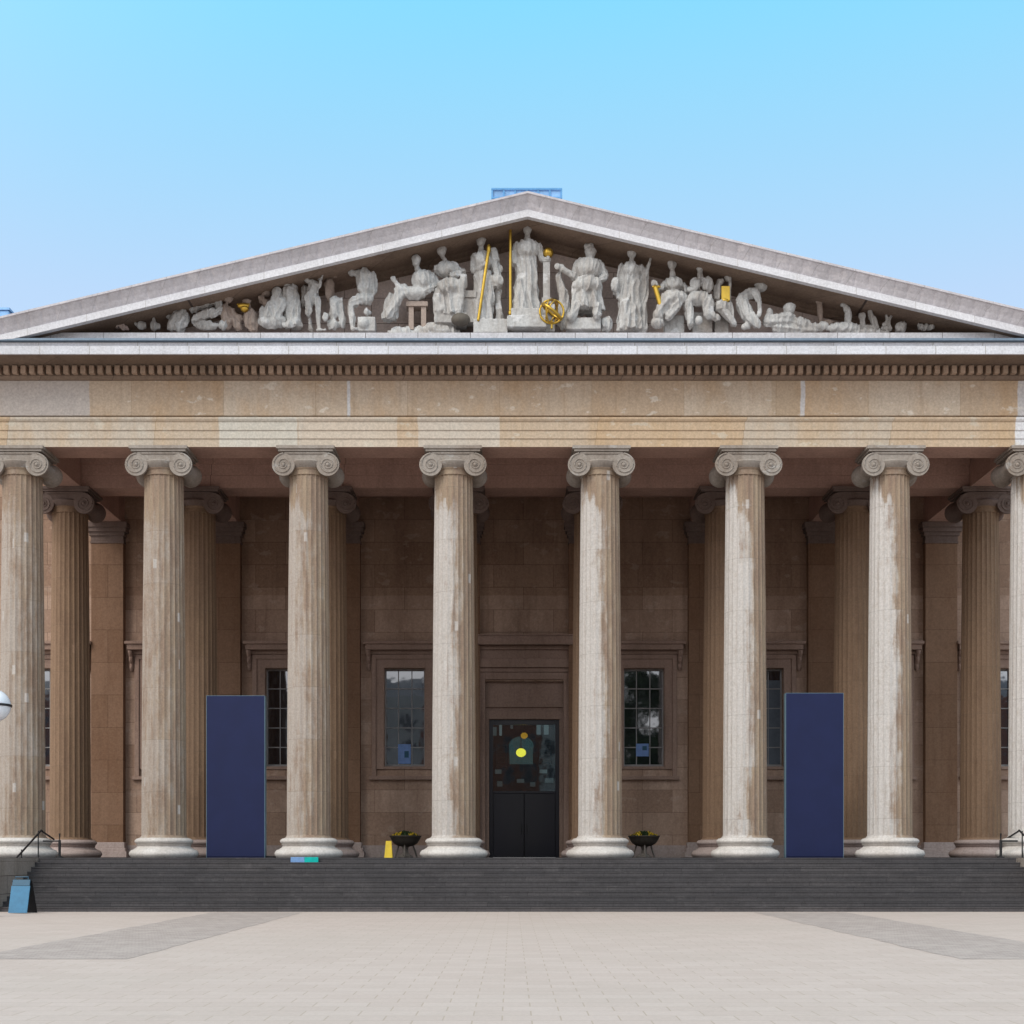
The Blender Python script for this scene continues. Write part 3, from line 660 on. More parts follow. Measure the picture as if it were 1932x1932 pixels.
    if vox:
        r_ = o.modifiers.new('remesh', 'REMESH'); r_.mode = 'VOXEL'; r_.voxel_size = vox * .66
        dg = bpy.context.evaluated_depsgraph_get(); dg.update()
        me = bpy.data.meshes.new_from_object(o.evaluated_get(dg)); o.modifiers.clear(); old = o.data; o.data = me; bpy.data.meshes.remove(old)
        tilt = Matrix.Rotation(rnd.uniform(-.3, .3), 3, 'Y'); heads = [(P(q_[1], q_[2]), q_[4] * u * 1.25) for q_ in prims if q_[0] == 'h']
        blocks = [(P(q_[1], q_[2]), P(q_[3], q_[4])) for q_ in prims if q_[0] == 'b']
        new = []
        for vx in me.vertices:
            c_ = vx.co; k_ = 1.0
            for hc, hr in heads:
                if abs(c_.x - hc.x) < hr and abs(c_.z - hc.z) < hr: k_ = .22
            for ba, bb in blocks:
                if ba.x - .03 < c_.x < bb.x + .03 and bb.z - .05 < c_.z < ba.z + .02: k_ = .12
            t_ = tilt @ c_
            f1 = noise.noise(Vector((t_.x * 6.5, t_.y * 4.0, t_.z * 1.25)) + Vector((rnd_ph, 0, 0))); f2 = noise.noise(c_ * 9.0)
            d_ = .058 * (.42 - min(1.0, abs(f1) * 2.6)) * k_ + .010 * f2
            new.append(c_ + vx.normal * d_)
        for vx, c_ in zip(me.vertices, new): vx.co = c_
        me.polygons.foreach_set('use_smooth', [True] * len(me.polygons))
    if label: tag(o, label, cat, group)
    return o

FL = 1.0
statue('statue', 4, [('h', 410, 200, 50, 80), ('c', 410, 270, 30, 410, 350, 40), ('e', 400, 450, 140, 120, .08), ('c', 290, 400, 52, 520, 400, 52), ('c', 275, 410, 50, 258, 620, 42), ('c', 255, 620, 34, 225, 500, 26, .1, .2),
    ('c', 545, 410, 48, 590, 560, 40), ('c', 590, 570, 36, 655, 570, 32, .05, .15), ('s', 400, 540, 118, 395, 1215, 150, 9, .30), ('c', 330, 850, 60, 310, 1200, 50, .2, .2), ('b', 215, 1205, 600, 1300, -.35, .42), ('b', 165, 1300, 640, 1440, -.4, .48)],
    'tall draped standing figure at the centre of the pediment holding up a golden ball')
statue('pedestal', 4, [('b', 600, 600, 682, 1040, -.12, .12), ('b', 585, 1040, 697, 1110, -.16, .16), ('b', 592, 560, 690, 602, -.14, .14), ('b', 560, 1110, 740, 1440, -.3, .1)], 'narrow white square post under the golden ball', 'pedestal', vox=0)
statue('golden_globe', 4, [('e', 660, 490, 64, 64, .05)], 'polished golden ball held beside the central standing figure', 'ball', 'gold', None, vox=0)
statue('golden_spear', 4, [('c', 205, 200, 17, 205, 1260, 17, .28, .28), ('e', 205, 190, 30, 26, .28), ('c', 205, 1230, 24, 205, 1262, 24, .28, .28)], 'upright golden staff left of the central figure, standing plumb', 'spear', 'gold', 'golden staffs in the pediment', vox=0)
# armillary sphere
x0, y0, k = TILE[4]; u = k / SS
ac = Vector(((x0 + k * 700 - 966) / SS + CAMX, -1.50, (1616.5 - y0 - k * 1262) / SS + CAMZ)); ar = 142 * u
q = empty('armillary_sphere', ac); tag(q, 'openwork golden ring sphere at the foot of the central figure', 'armillary sphere')
def ring(rx, rz, tilt, rot, wd, name):
    pts = []
    for i in range(48):
        a = 2 * math.pi * i / 48; v = Vector((rx * math.cos(a), 0, rz * math.sin(a)))
        v = Matrix.Rotation(tilt, 3, 'Z') @ v; v = Matrix.Rotation(rot, 3, 'Y') @ v; pts.append(v)
    MB().tube(pts, wd, 8, True).build(name, 'gold', q, smooth=True)
ring(ar, ar, 0, 0, .036, 'ring'); ring(ar * .97, ar * .97, R(62), R(10), .028, 'ring'); ring(ar * .97, ar * .97, R(80), R(-52), .055, 'ring'); ring(ar * .95, ar * .95, R(78), R(30), .022, 'ring')
MB().lathe([(.035, -.55), (.03, -.30), (.09, -.36 - .03)], 10).build('stem', 'gold', q)

statue('statue', 4, [('e', 1160, 420, 64, 58), ('h', 1172, 500, 58, 70), ('e', 1150, 690, 160, 140, .1), ('c', 1040, 620, 62, 1280, 640, 58), ('c', 1020, 640, 62, 985, 790, 50), ('c', 985, 790, 44, 820, 700, 34, .1, .2), ('e', 790, 680, 58, 42, .2),
    ('c', 1290, 660, 52, 1350, 780, 42), ('c', 1350, 780, 40, 1270, 850, 34, .1, .25), ('e', 1130, 900, 185, 105, .25), ('s', 1130, 860, 175, 1130, 1190, 190, 8, .42), ('c', 1010, 1150, 50, 930, 1330, 44, .3, .35), ('c', 1240, 1150, 50, 1240, 1300, 44, .3, .35),
    ('c', 790, 740, 34, 860, 1100, 66), ('c', 860, 1100, 66, 840, 1360, 60), ('b', 880, 1300, 1290, 1440, -.35, .3), ('e', 920, 1310, 46, 50, .4), ('e', 1250, 1275, 50, 40, .4)],
    'seated robed figure in a white cap just right of the golden ball')
statue('statue', 4, [('e', 1360, 1350, 75, 90), ('e', 1400, 1310, 40, 40, .15), ('c', 1330, 1300, 30, 1320, 1420, 30)], 'small crouching animal at the foot of the white-capped seated figure', 'statue', vox=.025)
statue('statue', 4, [('h', 1670, 490, 52, 72), ('c', 1670, 560, 30, 1665, 620, 38), ('e', 1655, 700, 125, 100, .08), ('s', 1655, 640, 118, 1650, 1420, 140, 10, .28), ('c', 1555, 660, 50, 1525, 840, 40), ('c', 1525, 850, 36, 1570, 1050, 30), ('e', 1470, 900, 52, 90, .2), ('c', 1470, 960, 34, 1540, 1050, 34),
    ('c', 1770, 670, 48, 1845, 750, 40), ('c', 1845, 750, 34, 1885, 620, 28), ('c', 1890, 530, 16, 1850, 1080, 16), ('c', 1820, 760, 50, 1800, 1400, 62, -.05, -.05), ('c', 1600, 1100, 50, 1590, 1400, 50, .2, .2)],
    'standing draped figure holding a short staff, right of the white-capped seated figure')
statue('statue', 3, [('e', 1295, 140, 72, 60), ('h', 1300, 205, 46, 58), ('c', 1300, 250, 30, 1310, 320, 42), ('e', 1310, 430, 120, 120, .08), ('c', 1230, 370, 50, 1212, 540, 42), ('c', 1212, 548, 36, 1370, 500, 34, .1, .3), ('e', 1450, 345, 72, 76, .05), ('c', 1380, 400, 60, 1480, 400, 50),
    ('c', 1450, 380, 55, 1510, 620, 46, .0, .1), ('e', 1500, 680, 85, 95, .1), ('s', 1320, 540, 105, 1320, 1170, 120, 7, .26), ('c', 1400, 650, 60, 1420, 940, 44, .1, .1), ('c', 1540, 500, 26, 1500, 740, 30), ('c', 1500, 760, 50, 1530, 1170, 44, -.1, -.1), ('b', 1210, 1160, 1620, 1330, -.3, .35)],
    'helmeted standing figure grasping a slanting golden spear, left of centre')
statue('golden_spear', 3, [('c', 1400, 300, 20, 1270, 1180, 17, .36, .36), ('e', 1395, 330, 26, 60, .36)], 'golden spear slanting across the helmeted standing figure', 'spear', 'gold', 'golden staffs in the pediment', vox=0)
statue('statue', 3, [('h', 825, 310, 50, 66), ('c', 832, 360, 26, 865, 440, 34), ('e', 880, 530, 130, 95, .08), ('c', 770, 520, 52, 960, 490, 56), ('c', 960, 490, 52, 1085, 570, 44), ('c', 1085, 570, 40, 950, 640, 36, .1, .3), ('e', 1095, 700, 56, 88, .25), ('e', 930, 760, 165, 105, .2),
    ('s', 950, 750, 135, 960, 1100, 118, 8, .38), ('c', 800, 800, 70, 800, 1060, 66, .1, .2), ('c', 1060, 720, 60, 1040, 1080, 44, .25, .25), ('b', 740, 1080, 1130, 1200, -.35, .3), ('e', 760, 1290, 300, 130, -.05)],
    'seated draped figure with head turned left and a raised knee, beside a small white altar')
statue('altar', 3, [('b', 1065, 800, 1240, 880, -.2, .2), ('b', 1090, 880, 1215, 1110, -.15, .15), ('b', 1070, 1110, 1240, 1180, -.2, .2)], 'small white altar between the seated figure and the helmeted one', 'altar', vox=0)
statue('stone_bowl', 3, [('e', 1060, 1180, 115, 78, .38)], 'brown round bowl at the foot of the small white altar', 'bowl', 'bronze', None, vox=0)
statue('statue', 3, [('h', 520, 430, 48, 72), ('c', 525, 490, 28, 560, 560, 40), ('e', 600, 670, 135, 140, .08), ('c', 530, 600, 56, 690, 600, 54), ('c', 700, 610, 56, 765, 730, 48), ('c', 765, 730, 40, 650, 820, 36, .1, .3), ('e', 500, 830, 160, 85, .2), ('c', 400, 800, 66, 320, 820, 70, .2, .25),
    ('c', 330, 840, 70, 190, 1110, 46, .25, .25), ('s', 260, 820, 92, 190, 1130, 84, 7, .22), ('e', 250, 670, 30, 38, .3), ('c', 250, 690, 22, 330, 790, 30, .3, .3), ('e', 380, 1290, 220, 90, -.05)],
    'seated figure with legs stretched out to the left under long drapery')
statue('stone_bench', 3, [('b', 400, 930, 660, 985, -.25, .2), ('b', 430, 985, 490, 1260, -.2, .15), ('b', 580, 985, 640, 1260, -.2, .15)], 'brown stone bench under the figure with outstretched legs', 'bench', 'statue_brown', vox=0)
statue('statue', 2, [('h', 1350, 225, 42, 50, .0), ('c', 1380, 250, 30, 1440, 260, 44), ('c', 1500, 280, 96, 1520, 460, 92), ('e', 1450, 245, 64, 52), ('c', 1600, 270, 46, 1625, 480, 40), ('c', 1625, 480, 36, 1560, 560, 30), ('e', 1510, 560, 118, 76), ('c', 1450, 570, 66, 1345, 650, 48, .1, .2),
    ('c', 1345, 660, 44, 1380, 930, 28, .2, .2), ('e', 1390, 950, 46, 22, .28), ('e', 1540, 720, 46, 50), ('b', 1430, 800, 1640, 970, -.3, .25), ('e', 1500, 880, 74, 70, .2)],
    'bare-backed seated figure with head bowed left and one long leg hanging down')
statue('statue', 2, [('h', 965, 275, 40, 54, .0), ('c', 925, 225, 34, 800, 335, 32, .1, .2), ('c', 800, 340, 30, 960, 420, 30, .2, .2), ('c', 900, 400, 62, 870, 560, 78), ('c', 1050, 160, 14, 950, 510, 14, .25, .25), ('c', 830, 560, 58, 830, 750, 40, .1, .1), ('c', 940, 580, 50, 960, 740, 38, .1, .1), ('c', 960, 740, 36, 965, 920, 28, .1, .1),
    ('e', 985, 945, 60, 26, .15), ('c', 830, 750, 36, 860, 920, 28, -.05, -.05), ('c', 780, 400, 36, 770, 600, 40, -.1, -.1)],
    'standing figure with one arm crooked over its head, gripping a thin rod')
statue('statue', 2, [('h', 1130, 230, 46, 48, -.1), ('e', 1200, 172, 44, 24, -.05), ('c', 1070, 330, 60, 1070, 520, 50, -.15, -.15)], 'dim brown figure peering over from behind the arm-raised one', 'statue', 'statue_brown')
statue('statue', 2, [('e', 1170, 585, 86, 58), ('c', 1150, 600, 70, 1140, 760, 62), ('c', 1225, 640, 44, 1245, 880, 34), ('e', 1040, 800, 36, 52, .2), ('e', 1130, 870, 90, 60)], 'low hunched small figure between two taller ones', 'statue')
statue('statue', 2, [('h', 570, 370, 46, 56), ('c', 585, 440, 72, 620, 580, 86), ('c', 640, 400, 46, 680, 580, 50), ('s', 600, 540, 84, 640, 900, 100, 7, .26), ('c', 680, 600, 48, 715, 850, 36, .15, .15), ('e', 600, 890, 80, 46, .2)], 'draped seated figure leaning against a paler hooded one', 'statue')
statue('statue', 2, [('e', 460, 505, 62, 66, .15), ('c', 460, 570, 76, 430, 720, 84, .1, .1), ('c', 540, 600, 50, 450, 820, 52, .25, .25), ('e', 285, 780, 58, 130), ('e', 400, 840, 180, 84, .1), ('c', 380, 640, 50, 350, 800, 56, .2, .2)], 'pale hooded figure crouching with folded arms', 'statue')
statue('statue', 2, [('h', 310, 450, 56, 54, -.1), ('c', 240, 520, 40, 330, 620, 56, -.1, -.1)], 'dim brown head looking out behind the pale hooded figure', 'statue', 'statue_brown')
statue('statue', 1, [('h', 1480, 560, 50, 58), ('c', 1440, 670, 58, 1450, 860, 72), ('c', 1500, 690, 38, 1620, 800, 36), ('c', 1540, 800, 46, 1600, 900, 50)], 'brown kneeling figure reaching towards a golden pot', 'statue', 'statue_brown')
statue('statue', 1, [('h', 1690, 590, 44, 38, 0), ('c', 1740, 760, 88, 1770, 880, 86), ('c', 1690, 600, 36, 1740, 700, 46, -.1, -.1)], 'brown stooping figure behind the golden pot', 'statue', 'statue_brown')
statue('golden_pot', 1, [('e', 1665, 665, 74, 34, .2), ('e', 1680, 700, 50, 42, .2), ('e', 1665, 645, 82, 14, .2)], 'small golden pot between two brown kneeling figures', 'pot', 'gold', None, vox=0)
statue('statue', 1, [('c', 1330, 560, 58, 1040, 690, 40), ('c', 1340, 570, 56, 1380, 700, 46), ('c', 1290, 730, 58, 1060, 830, 46, .15, .15), ('e', 1210, 885, 160, 52, .1), ('e', 1425, 890, 58, 62, .15), ('c', 1380, 700, 40, 1300, 780, 40, .15, .15), ('e', 1340, 680, 60, 50, -.1)],
    'large doubled-over figure with a long outstretched limb, towards the left corner')
statue('statue', 1, [('e', 905, 715, 62, 58), ('c', 890, 750, 84, 790, 900, 60), ('c', 940, 780, 70, 870, 900, 76), ('h', 745, 735, 42, 46, -.1)], 'rounded figure crawling out of the left corner of the pediment', 'statue')
statue('statue', 1, [('e', 590, 885, 56, 60), ('e', 585, 820, 28, 36)], 'very small stone animal near the left corner, second from the end', 'statue', vox=.022)
statue('statue', 1, [('e', 420, 880, 66, 44), ('e', 370, 860, 28, 30)], 'low curled stone animal near the left corner', 'statue', vox=.022)
statue('statue', 1, [('e', 130, 850, 58, 62), ('c', 170, 860, 40, 230, 910, 40), ('e', 110, 800, 30, 30)], 'small brown creature at the very left corner of the pediment', 'statue', 'tympanum', vox=.022)
statue('statue', 5, [('h', 705, 315, 46, 60), ('c', 712, 365, 26, 715, 460, 36), ('e', 730, 560, 112, 100, .08), ('c', 645, 520, 44, 800, 520, 46), ('c', 645, 530, 42, 560, 610, 36), ('c', 560, 610, 34, 480, 560, 34, .1, .25), ('c', 820, 540, 40, 880, 640, 36), ('e', 720, 730, 165, 92, .2),
    ('c', 640, 760, 72, 530, 960, 60, .25, .25), ('c', 760, 800, 66, 650, 980, 46, .25, .3), ('e', 530, 1030, 82, 66, .2), ('c', 880, 800, 50, 930, 1060, 36, .1, .1), ('b', 620, 900, 860, 1110, -.4, -.05)], 'seated figure holding a golden lyre, first of the right-hand pair')
statue('golden_lyre', 5, [('c', 495, 620, 30, 560, 840, 30, .3, .3), ('c', 470, 612, 16, 545, 612, 16, .3, .3)], 'slim golden lyre in the lap of a seated figure', 'lyre', 'gold', None, vox=0)
statue('statue', 5, [('h', 1042, 335, 50, 62), ('c', 1045, 390, 28, 1050, 480, 36), ('e', 985, 560, 70, 84, .1), ('e', 1130, 560, 76, 100, .1), ('e', 1030, 740, 165, 86, .2), ('c', 900, 640, 34, 980, 620, 34, .2, .2), ('c', 900, 770, 56, 925, 1050, 36, .2, .2), ('c', 1120, 760, 74, 1140, 950, 56, .25, .25), ('e', 1020, 1010, 46, 56, .25),
    ('c', 1140, 930, 50, 1240, 980, 40, .25, .25), ('b', 960, 860, 1200, 1110, -.4, -.05)], 'seated figure with broad lap, second of the right-hand pair')
statue('statue', 5, [('h', 1375, 450, 36, 52, .0), ('c', 1405, 400, 18, 1405, 800, 20), ('e', 1290, 515, 50, 50), ('c', 1255, 560, 40, 1250, 730, 42), ('e', 1290, 830, 86, 74, .2), ('c', 1270, 830, 66, 1440, 1050, 30, .25, .3), ('c', 1360, 800, 60, 1450, 1040, 34, .1, .1), ('b', 1230, 900, 1400, 1110, -.4, -.1)], 'figure seated sideways against an upright post, with a golden mask')
statue('golden_mask', 5, [('b', 1290, 600, 1390, 770, .18, .28), ('e', 1340, 770, 42, 24, .24)], 'flat golden mask held beside the upright post', 'mask', 'gold', None, vox=0)
statue('statue', 5, [('h', 1790, 560, 64, 60, .0), ('e', 1830, 510, 70, 40, -.05), ('c', 1740, 610, 34, 1690, 650, 50), ('c', 1670, 650, 62, 1530, 730, 66), ('c', 1690, 650, 46, 1750, 760, 36, .2, .2), ('c', 1550, 770, 84, 1620, 940, 84, .05, .1), ('c', 1640, 950, 76, 1730, 1060, 48, .15, .2), ('e', 1600, 1050, 60, 46, .1), ('c', 1755, 770, 34, 1765, 900, 28, .2, .2), ('c', 1765, 900, 28, 1700, 980, 28, .2, .2)],
    'kneeling man bending forward over a reclining figure, right side')
statue('statue', 6, [('h', 435, 450, 54, 56), ('c', 440, 540, 66, 220, 580, 58), ('e', 230, 480, 34, 46, .1), ('c', 230, 500, 36, 220, 580, 50), ('c', 520, 590, 66, 620, 610, 50), ('e', 770, 625, 70, 40, .1), ('c', 300, 640, 50, 700, 660, 36), ('c', 640, 620, 40, 780, 640, 36)], 'reclining figure with a round pale head, stretched along the right side')
statue('statue', 6, [('c', 765, 340, 26, 780, 600, 22, -.2, -.2), ('e', 765, 335, 40, 28, -.2), ('e', 850, 560, 60, 40, -.2)], 'faint upright brown stump behind the reclining figure', 'statue', 'statue_brown')
statue('statue', 6, [('e', 1000, 650, 190, 56, .1), ('e', 1250, 690, 220, 40, .1), ('c', 995, 400, 22, 1050, 470, 34), ('c', 1050, 470, 30, 1040, 600, 34), ('e', 990, 395, 28, 20)], 'small rearing animal on a pale mound towards the right corner', 'statue', vox=.024)
statue('statue', 6, [('e', 1190, 515, 32, 40), ('c', 1190, 540, 22, 1200, 660, 30), ('c', 1275, 430, 22, 1280, 540, 24), ('c', 1300, 540, 30, 1330, 650, 34), ('e', 1240, 650, 120, 34)], 'pair of slender stone birds side by side near the right corner', 'statue', vox=.022)
statue('statue', 6, [('c', 1520, 490, 16, 1420, 610, 22), ('c', 1440, 480, 14, 1470, 640, 20), ('e', 1440, 650, 60, 26)], 'thin branching stone plant near the right corner', 'statue', vox=.02)
statue('statue', 6, [('e', 1585, 640, 56, 58), ('e', 1620, 600, 26, 26)], 'squat stone tortoise-like lump near the right corner', 'statue', vox=.022)
statue('statue', 6, [('e', 1850, 630, 95, 34), ('e', 1780, 615, 30, 24)], 'flat stone creature lying at the very right corner', 'statue', vox=.022)

# ------------------------------------------------------------------ things on the steps and platform
def board(px0, px1, pyt, label, side):
    Y = -.15; s = 2529 / (Y - CAMY); x0 = (px0 - 966) / s + CAMX; x1 = (px1 - 966) / s + CAMX; h_ = (1616.5 - pyt) / s + .03
    q = empty('display_board', ((x0 + x1) / 2, Y, 0)); tag(q, label, 'board', 'tall blank navy boards between the columns'); w_ = (x1 - x0) / 2
    MB().box(-w_, w_, 0, .02, .04, h_).build('panel', 'blue', q)
    m_ = MB().box(-w_ - .012, -w_ - .001, -.004, .30, .0, h_ + .01).box(w_ + .001, w_ + .012, -.004, .30, .0, h_ + .01).box(-w_, w_, .0, .30, h_ + .001, h_ + .012)
    m_.build('edge_strip', 'blue_edge', q)
    MB().box(-w_, w_, .021, .29, 0.0, h_ - .002).build('core', 'blue', q)
    MB().box(-w_ + .1, w_ + .25 if side < 0 else w_ - .1, .12, .75, 0.001, .06).box(w_ - .3, w_ - .2, .301, .7, .06, .4).build('foot', 'black', q)
board(390, 499, 1313, 'tall navy board left of the door, behind the gap after the second column', -1)
board(1483, 1591, 1308, 'tall navy board right of the door, between the sixth and seventh columns', 1)

def bowl(px, label):
    Y = 7.6; s = 2529 / (Y - CAMY); x = (px - 966) / s + CAMX
    q = empty('flower_bowl', (x, Y, 0)); tag(q, label, 'flower bowl', 'stone flower bowls beside the door')
    MB().lathe([(.12, .42), (.30, .46), (.46, .55), (.55, .68), (.60, .80), (.63, .82), (.63, .86), (.57, .86), (.52, .72), (.2, .62), (.02, .6)], 36).build('bowl', 'bronze', q, smooth='auto')
    MB().lathe([(.30, 0), (.30, .06), (.22, .10), (.12, .16), (.10, .30), (.13, .40), (.16, .44)], 24).build('pedestal', 'cheek', q, smooth='auto')
    mm = MB()
    for k_ in range(3): a = 2.1 * k_ + .5; mm.tube([(.5 * math.cos(a), .5 * math.sin(a), 0), (.3 * math.cos(a), .3 * math.sin(a), .55)], .035, 6)
    mm.build('tripod', 'cheek', q)
    rnd = random.Random(px); fl = MB(); lf = MB()
    for i in range(360):
        a = rnd.uniform(0, 6.28); r = .52 * math.sqrt(rnd.random()); c_ = Vector((r * math.cos(a), r * math.sin(a), .84 + .16 * (1 - (r / .55) ** 2) * rnd.uniform(.6, 1.3)))
        w = rnd.uniform(.03, .05); e1 = Vector((rnd.uniform(-1, 1), rnd.uniform(-1, 1), rnd.uniform(-.4, .4))).normalized() * w; e2 = Vector((rnd.uniform(-.4, .4), rnd.uniform(-.4, .4), 1)).normalized() * w
        side_ = abs(c_.x) > .14 and rnd.random() < .55
        (fl if side_ else lf).add([c_ - e1, c_ - e2, c_ + e1, c_ + e2], [(0, 1, 2, 3)])
    fl.build('flowers', 'flower', q); lf.build('leaves', 'leaf', q)
bowl(765, 'stone bowl of yellow flowers left of the door, beside the yellow sign')
bowl(1215, 'stone bowl of yellow flowers right of the door')

x, _ = at(733, 1620, -1.2)
q = empty('wet_floor_sign', (x, -1.15, 0)); tag(q, 'small yellow folding floor sign standing at the top of the steps', 'floor sign')
for sy in (-1, 1):
    MB().add([(-.13, sy * .14, 0), (.13, sy * .14, 0), (.09, sy * .015, .55), (-.09, sy * .015, .55), (-.13, sy * .12, 0), (.13, sy * .12, 0), (.09, sy * .002, .55), (-.09, sy * .002, .55)],
             [(0, 1, 2, 3), (5, 4, 7, 6), (0, 4, 5, 1), (1, 5, 6, 2), (2, 6, 7, 3), (3, 7, 4, 0)]).build('leaf_panel', 'yellow', q)
x0, _ = at(548, 1620, -1.6); x1, _ = at(574, 1620, -1.6); x2, _ = at(600, 1620, -1.6)
q = empty('step_sign', (x0, -1.45, -.2)); tag(q, 'low two-tone sign, half pale blue and half teal, on the top step', 'sign')
MB().box(0, x1 - x0, -.12, -.02, .0, .22).build('blue_half', 'peri', q, bevel=.008); MB().box(x1 - x0 + .002, x2 - x0, -.12, -.02, .0, .22).build('teal_half', 'teal', q, bevel=.008)

# blue pavement board
YB = -5.75
xa, _ = at(24, 1717, YB); xb, _ = at(59, 1717, YB)
q = empty('a_board', ((xa + xb) / 2, YB, GZ)); tag(q, 'blue folding pavement sign at the foot of the steps beside the left wall', 'pavement sign')
w_ = (xb - xa) / 2
def leaf(y0, y1, zlo, zhi, hw, th, mat, nm):
    sgn = 1 if y0 > 0 else -1
    return MB().add([(-hw, y0, zlo), (hw, y0, zlo), (hw, y1, zhi), (-hw, y1, zhi), (-hw, y0 + th, zlo), (hw, y0 + th, zlo), (hw, y1 + th, zhi), (-hw, y1 + th, zhi)],
             [(0, 1, 2, 3), (5, 4, 7, 6), (0, 4, 5, 1), (1, 5, 6, 2), (2, 6, 7, 3), (3, 7, 4, 0)]).build(nm, mat, q)
leaf(-.36, -.10, .02, .80, w_, .03, 'aboard', 'front_panel'); leaf(-.097, -.035, .81, .98, w_ * .93, .03, 'aboard_dark', 'header'); leaf(.42, .0, .0, .95, w_ + .02, .03, 'black', 'rear_panel')
MB().tube([(-w_ * .7, -.03, .98), (-w_ * .7, -.0, 1.06), (w_ * .7, 0, 1.06), (w_ * .7, -.03, .98)], .015, 6).build('handle', 'aboard_dark', q)

def rail(sx, label):
    X = sx * 15.95 if sx < 0 else 16.15
    q = empty('handrail', (X, -1.0, 0)); tag(q, label, 'handrail', 'black handrails at the ends of the steps')
    MB().tube([(0, 1.2, .62), (0, .1, .86), (0, 0, .90), (0, -3.9, -.70), (0, -4.2, -.74), (0, -4.25, -.9)], .032, 10).build('rail', 'black', q)
    MB().tube([(0, .15, .55), (-sx * .55, .15, .55), (-sx * .55, .15, .80)], .03, 8).tube([(-sx * .55, .15, 0.0), (-sx * .55, .15, .58)], .045, 10).lathe([(.12, 0), (.12, .03), (.05, .06)], 16, -sx * .55, .15, 0).build('gate_post', 'black', q)
    for y_, zt_ in ((0, .88), (-1.5, .26), (-3.2, -.43)):
        n_ = max(0, int(round((-y_ - .4) / tread + .5))); zb = 0.0 if y_ > -.45 else None
        MB().tube([(sx * .10, y_, 0.0 if y_ > -.4 else 0.0), (sx * .10, y_, zt_)] if zt_ > 0 else [(sx * .02, y_, zt_ - .0), (sx * .02, y_, zt_ - .5 if zt_ > -.2 else -1.2)], .022, 8).build('post', 'black', q)
    MB().box(-.03 + sx * .3, .03 + sx * .3, .05, .12, 0, .72).build('glass_marker', 'lampglass', q) if False else None
rail(-1, 'black sloping handrail on the left wall of the steps')
rail(1, 'black sloping handrail at the right end of the steps')

# globe lamp at the left edge of view
YG = -8.0; xg, zg = at(-12, 1331, YG)
q = empty('lamp_post', (xg, YG, GZ)); tag(q, 'white glass globe street lamp cut off by the left edge', 'street lamp')
rg = 31 / (2529 / (YG - CAMY)); hz_ = zg - GZ
MB().ell((0, 0, hz_), rg, rg, rg, 32, 20).build('globe', 'lampglass', q, smooth=True)
MB().lathe([(rg + .004, hz_ - .035), (rg + .03, hz_ - .03), (rg + .03, hz_ + .03), (rg + .004, hz_ + .035)], 36).build('band', 'black', q)
MB().lathe([(.13, 0), (.13, .3), (.10, .4), (.08, .6), (.06, 1.2), (.05, hz_ - rg - .12), (.13, hz_ - rg - .1), (.17, hz_ - rg + .03), (.05, hz_ - rg + .04)], 20).build('post', 'black', q)
MB().lathe([(.09, hz_ + rg - .02), (.06, hz_ + rg + .06), (.01, hz_ + rg + .16)], 12).build('finial', 'black', q)

# posters inside the two middle windows
for (p0, p1, q0, q1, lb, ex) in ((751, 775, 1404, 1441, 'small blue poster at the foot of the window left of the door', 0), (1200, 1224, 1403, 1427, 'small blue poster at the foot of the window right of the door', 1)):
    Yp = YW + .31; x0, z1 = at(p0, q0, Yp); x1, z0 = at(p1, q1, Yp)
    m_ = MB().box(x0, x1, Yp - .008, Yp, z0, z1)
    o = m_.build('poster', 'poster'); tag(o, lb, 'poster', 'blue posters in the windows')
    MB().box(x0 + (x1 - x0) * .5, x1 - .08, Yp - .012, Yp - .0085, z0 + .25, z0 + .52 if not ex else z1 - .1).build('printed_block', 'aboard_dark', o)

# ------------------------------------------------------------------ street opposite (seen reflected in the windows)
def house(x0, x1, h_, mat, lb, spire=False):
    Y = -104.0; q = empty('terrace_house', ((x0 + x1) / 2, Y, GZ)); tag(q, lb, 'house', 'terrace houses across the forecourt'); w = (x1 - x0) / 2 - .05
    MB().box(-w, w, -9, 0, 0, h_).build('wall', mat, q)
    MB().add([(-w, -9, h_), (w, -9, h_), (w, 0, h_), (-w, 0, h_), (-w, -4.5, h_ + 2.6), (w, -4.5, h_ + 2.6)], [(0, 1, 5, 4), (3, 4, 5, 2), (0, 4, 3), (1, 2, 5)]).build('roof', 'slate', q)
    MB().box(-w + .3, -w + 1.4, -5, -4, h_ + .8, h_ + 4.2).build('chimney', 'brick', q)
    nx_ = max(2, int(w * 2 / 2.6))
    for i in range(nx_):
        for j in range(int(h_ / 3.5)):
            cx = -w + (i + .5) * 2 * w / nx_; cz = 1.9 + j * 3.4
            MB().box(cx - .55, cx + .55, .002, .05, cz - .9, cz + .9).build('window', 'muntin', q); MB().box(cx - .48, cx + .48, .052, .07, cz - .83, cz + .83).build('window_glass', 'dark', q)
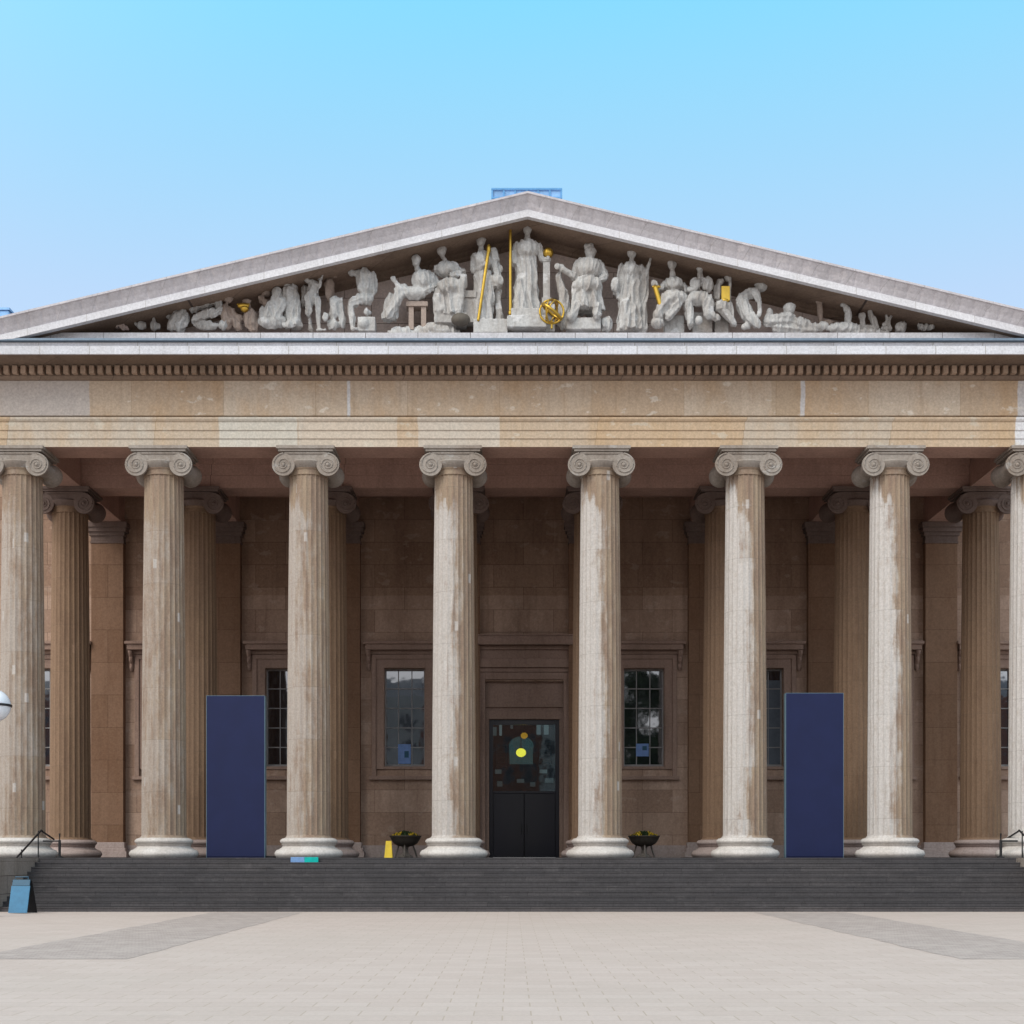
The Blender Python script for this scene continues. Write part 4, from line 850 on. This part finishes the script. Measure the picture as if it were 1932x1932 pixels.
house(-34, -26, 20, 'stucco', 'pale stuccoed terrace house at the far left of the street')
house(-26, -19, 22.5, 'brick', 'red brick house beside the pale stuccoed one at the far left')
house(-19, -12, 22, 'stucco', 'grey stuccoed house second in the street row')
house(-12, -5, 21.5, 'brick', 'brick house in the middle of the street row')
house(-5, 3, 19, 'brick', 'red brick house facing the museum door')
house(3, 11, 20, 'stucco', 'stuccoed house next to the street trees')
house(-78, -34, 22, 'brick', 'long red brick block closing the street at the far left')
house(26, 80, 22, 'brick', 'long red brick block beyond the street trees')
def tree(x, Y, h_, lb):
    q = empty('plane_tree', (x, Y, GZ)); tag(q, lb, 'tree', 'street trees behind the forecourt')
    t_ = MB().tube([(0, 0, 0), (.1, 0, h_ * .3), (-.2, .1, h_ * .55), (.1, 0, h_ * .8)], [.45, .32, .2, .08], 10)
    rnd = random.Random(int(x * 10)); 
    for i in range(7):
        a = i * .9; t_.tube([(0, 0, h_ * (.3 + .05 * i)), (2.2 * math.cos(a), 2.2 * math.sin(a), h_ * (.5 + .05 * i))], [.14, .05], 6)
    t_.build('trunk', 'bronze', q)
    cr_ = MB(); cl = [(Vector((rnd.uniform(-3.2, 3.2), rnd.uniform(-3.2, 3.2), h_ * rnd.uniform(.38, .92))), rnd.uniform(1.2, 2.1)) for _ in range(34)]
    for i in range(9000):
        c_, r_ = rnd.choice(cl); v = Vector((rnd.gauss(0, 1), rnd.gauss(0, 1), rnd.gauss(0, 1))).normalized() * r_ * rnd.random() ** .4; p = c_ + v
        e1 = Vector((rnd.gauss(0, 1), rnd.gauss(0, 1), rnd.gauss(0, 1))).normalized() * .26; e2 = e1.orthogonal().normalized() * .2
        cr_.add([p - e1, p - e2, p + e1, p + e2], [(0, 1, 2, 3)])
    me = bpy.data.meshes.new('crown'); me.from_pydata(cr_.v, [], cr_.f); me.materials.append(M['leaf'])
    o = bpy.data.objects.new('crown', me); COL.objects.link(o); o.parent = q
tree(14.0, -90, 24, 'leafy plane tree next to the last stuccoed house')
tree(22, -92, 25, 'taller leafy plane tree at the right end of the street')
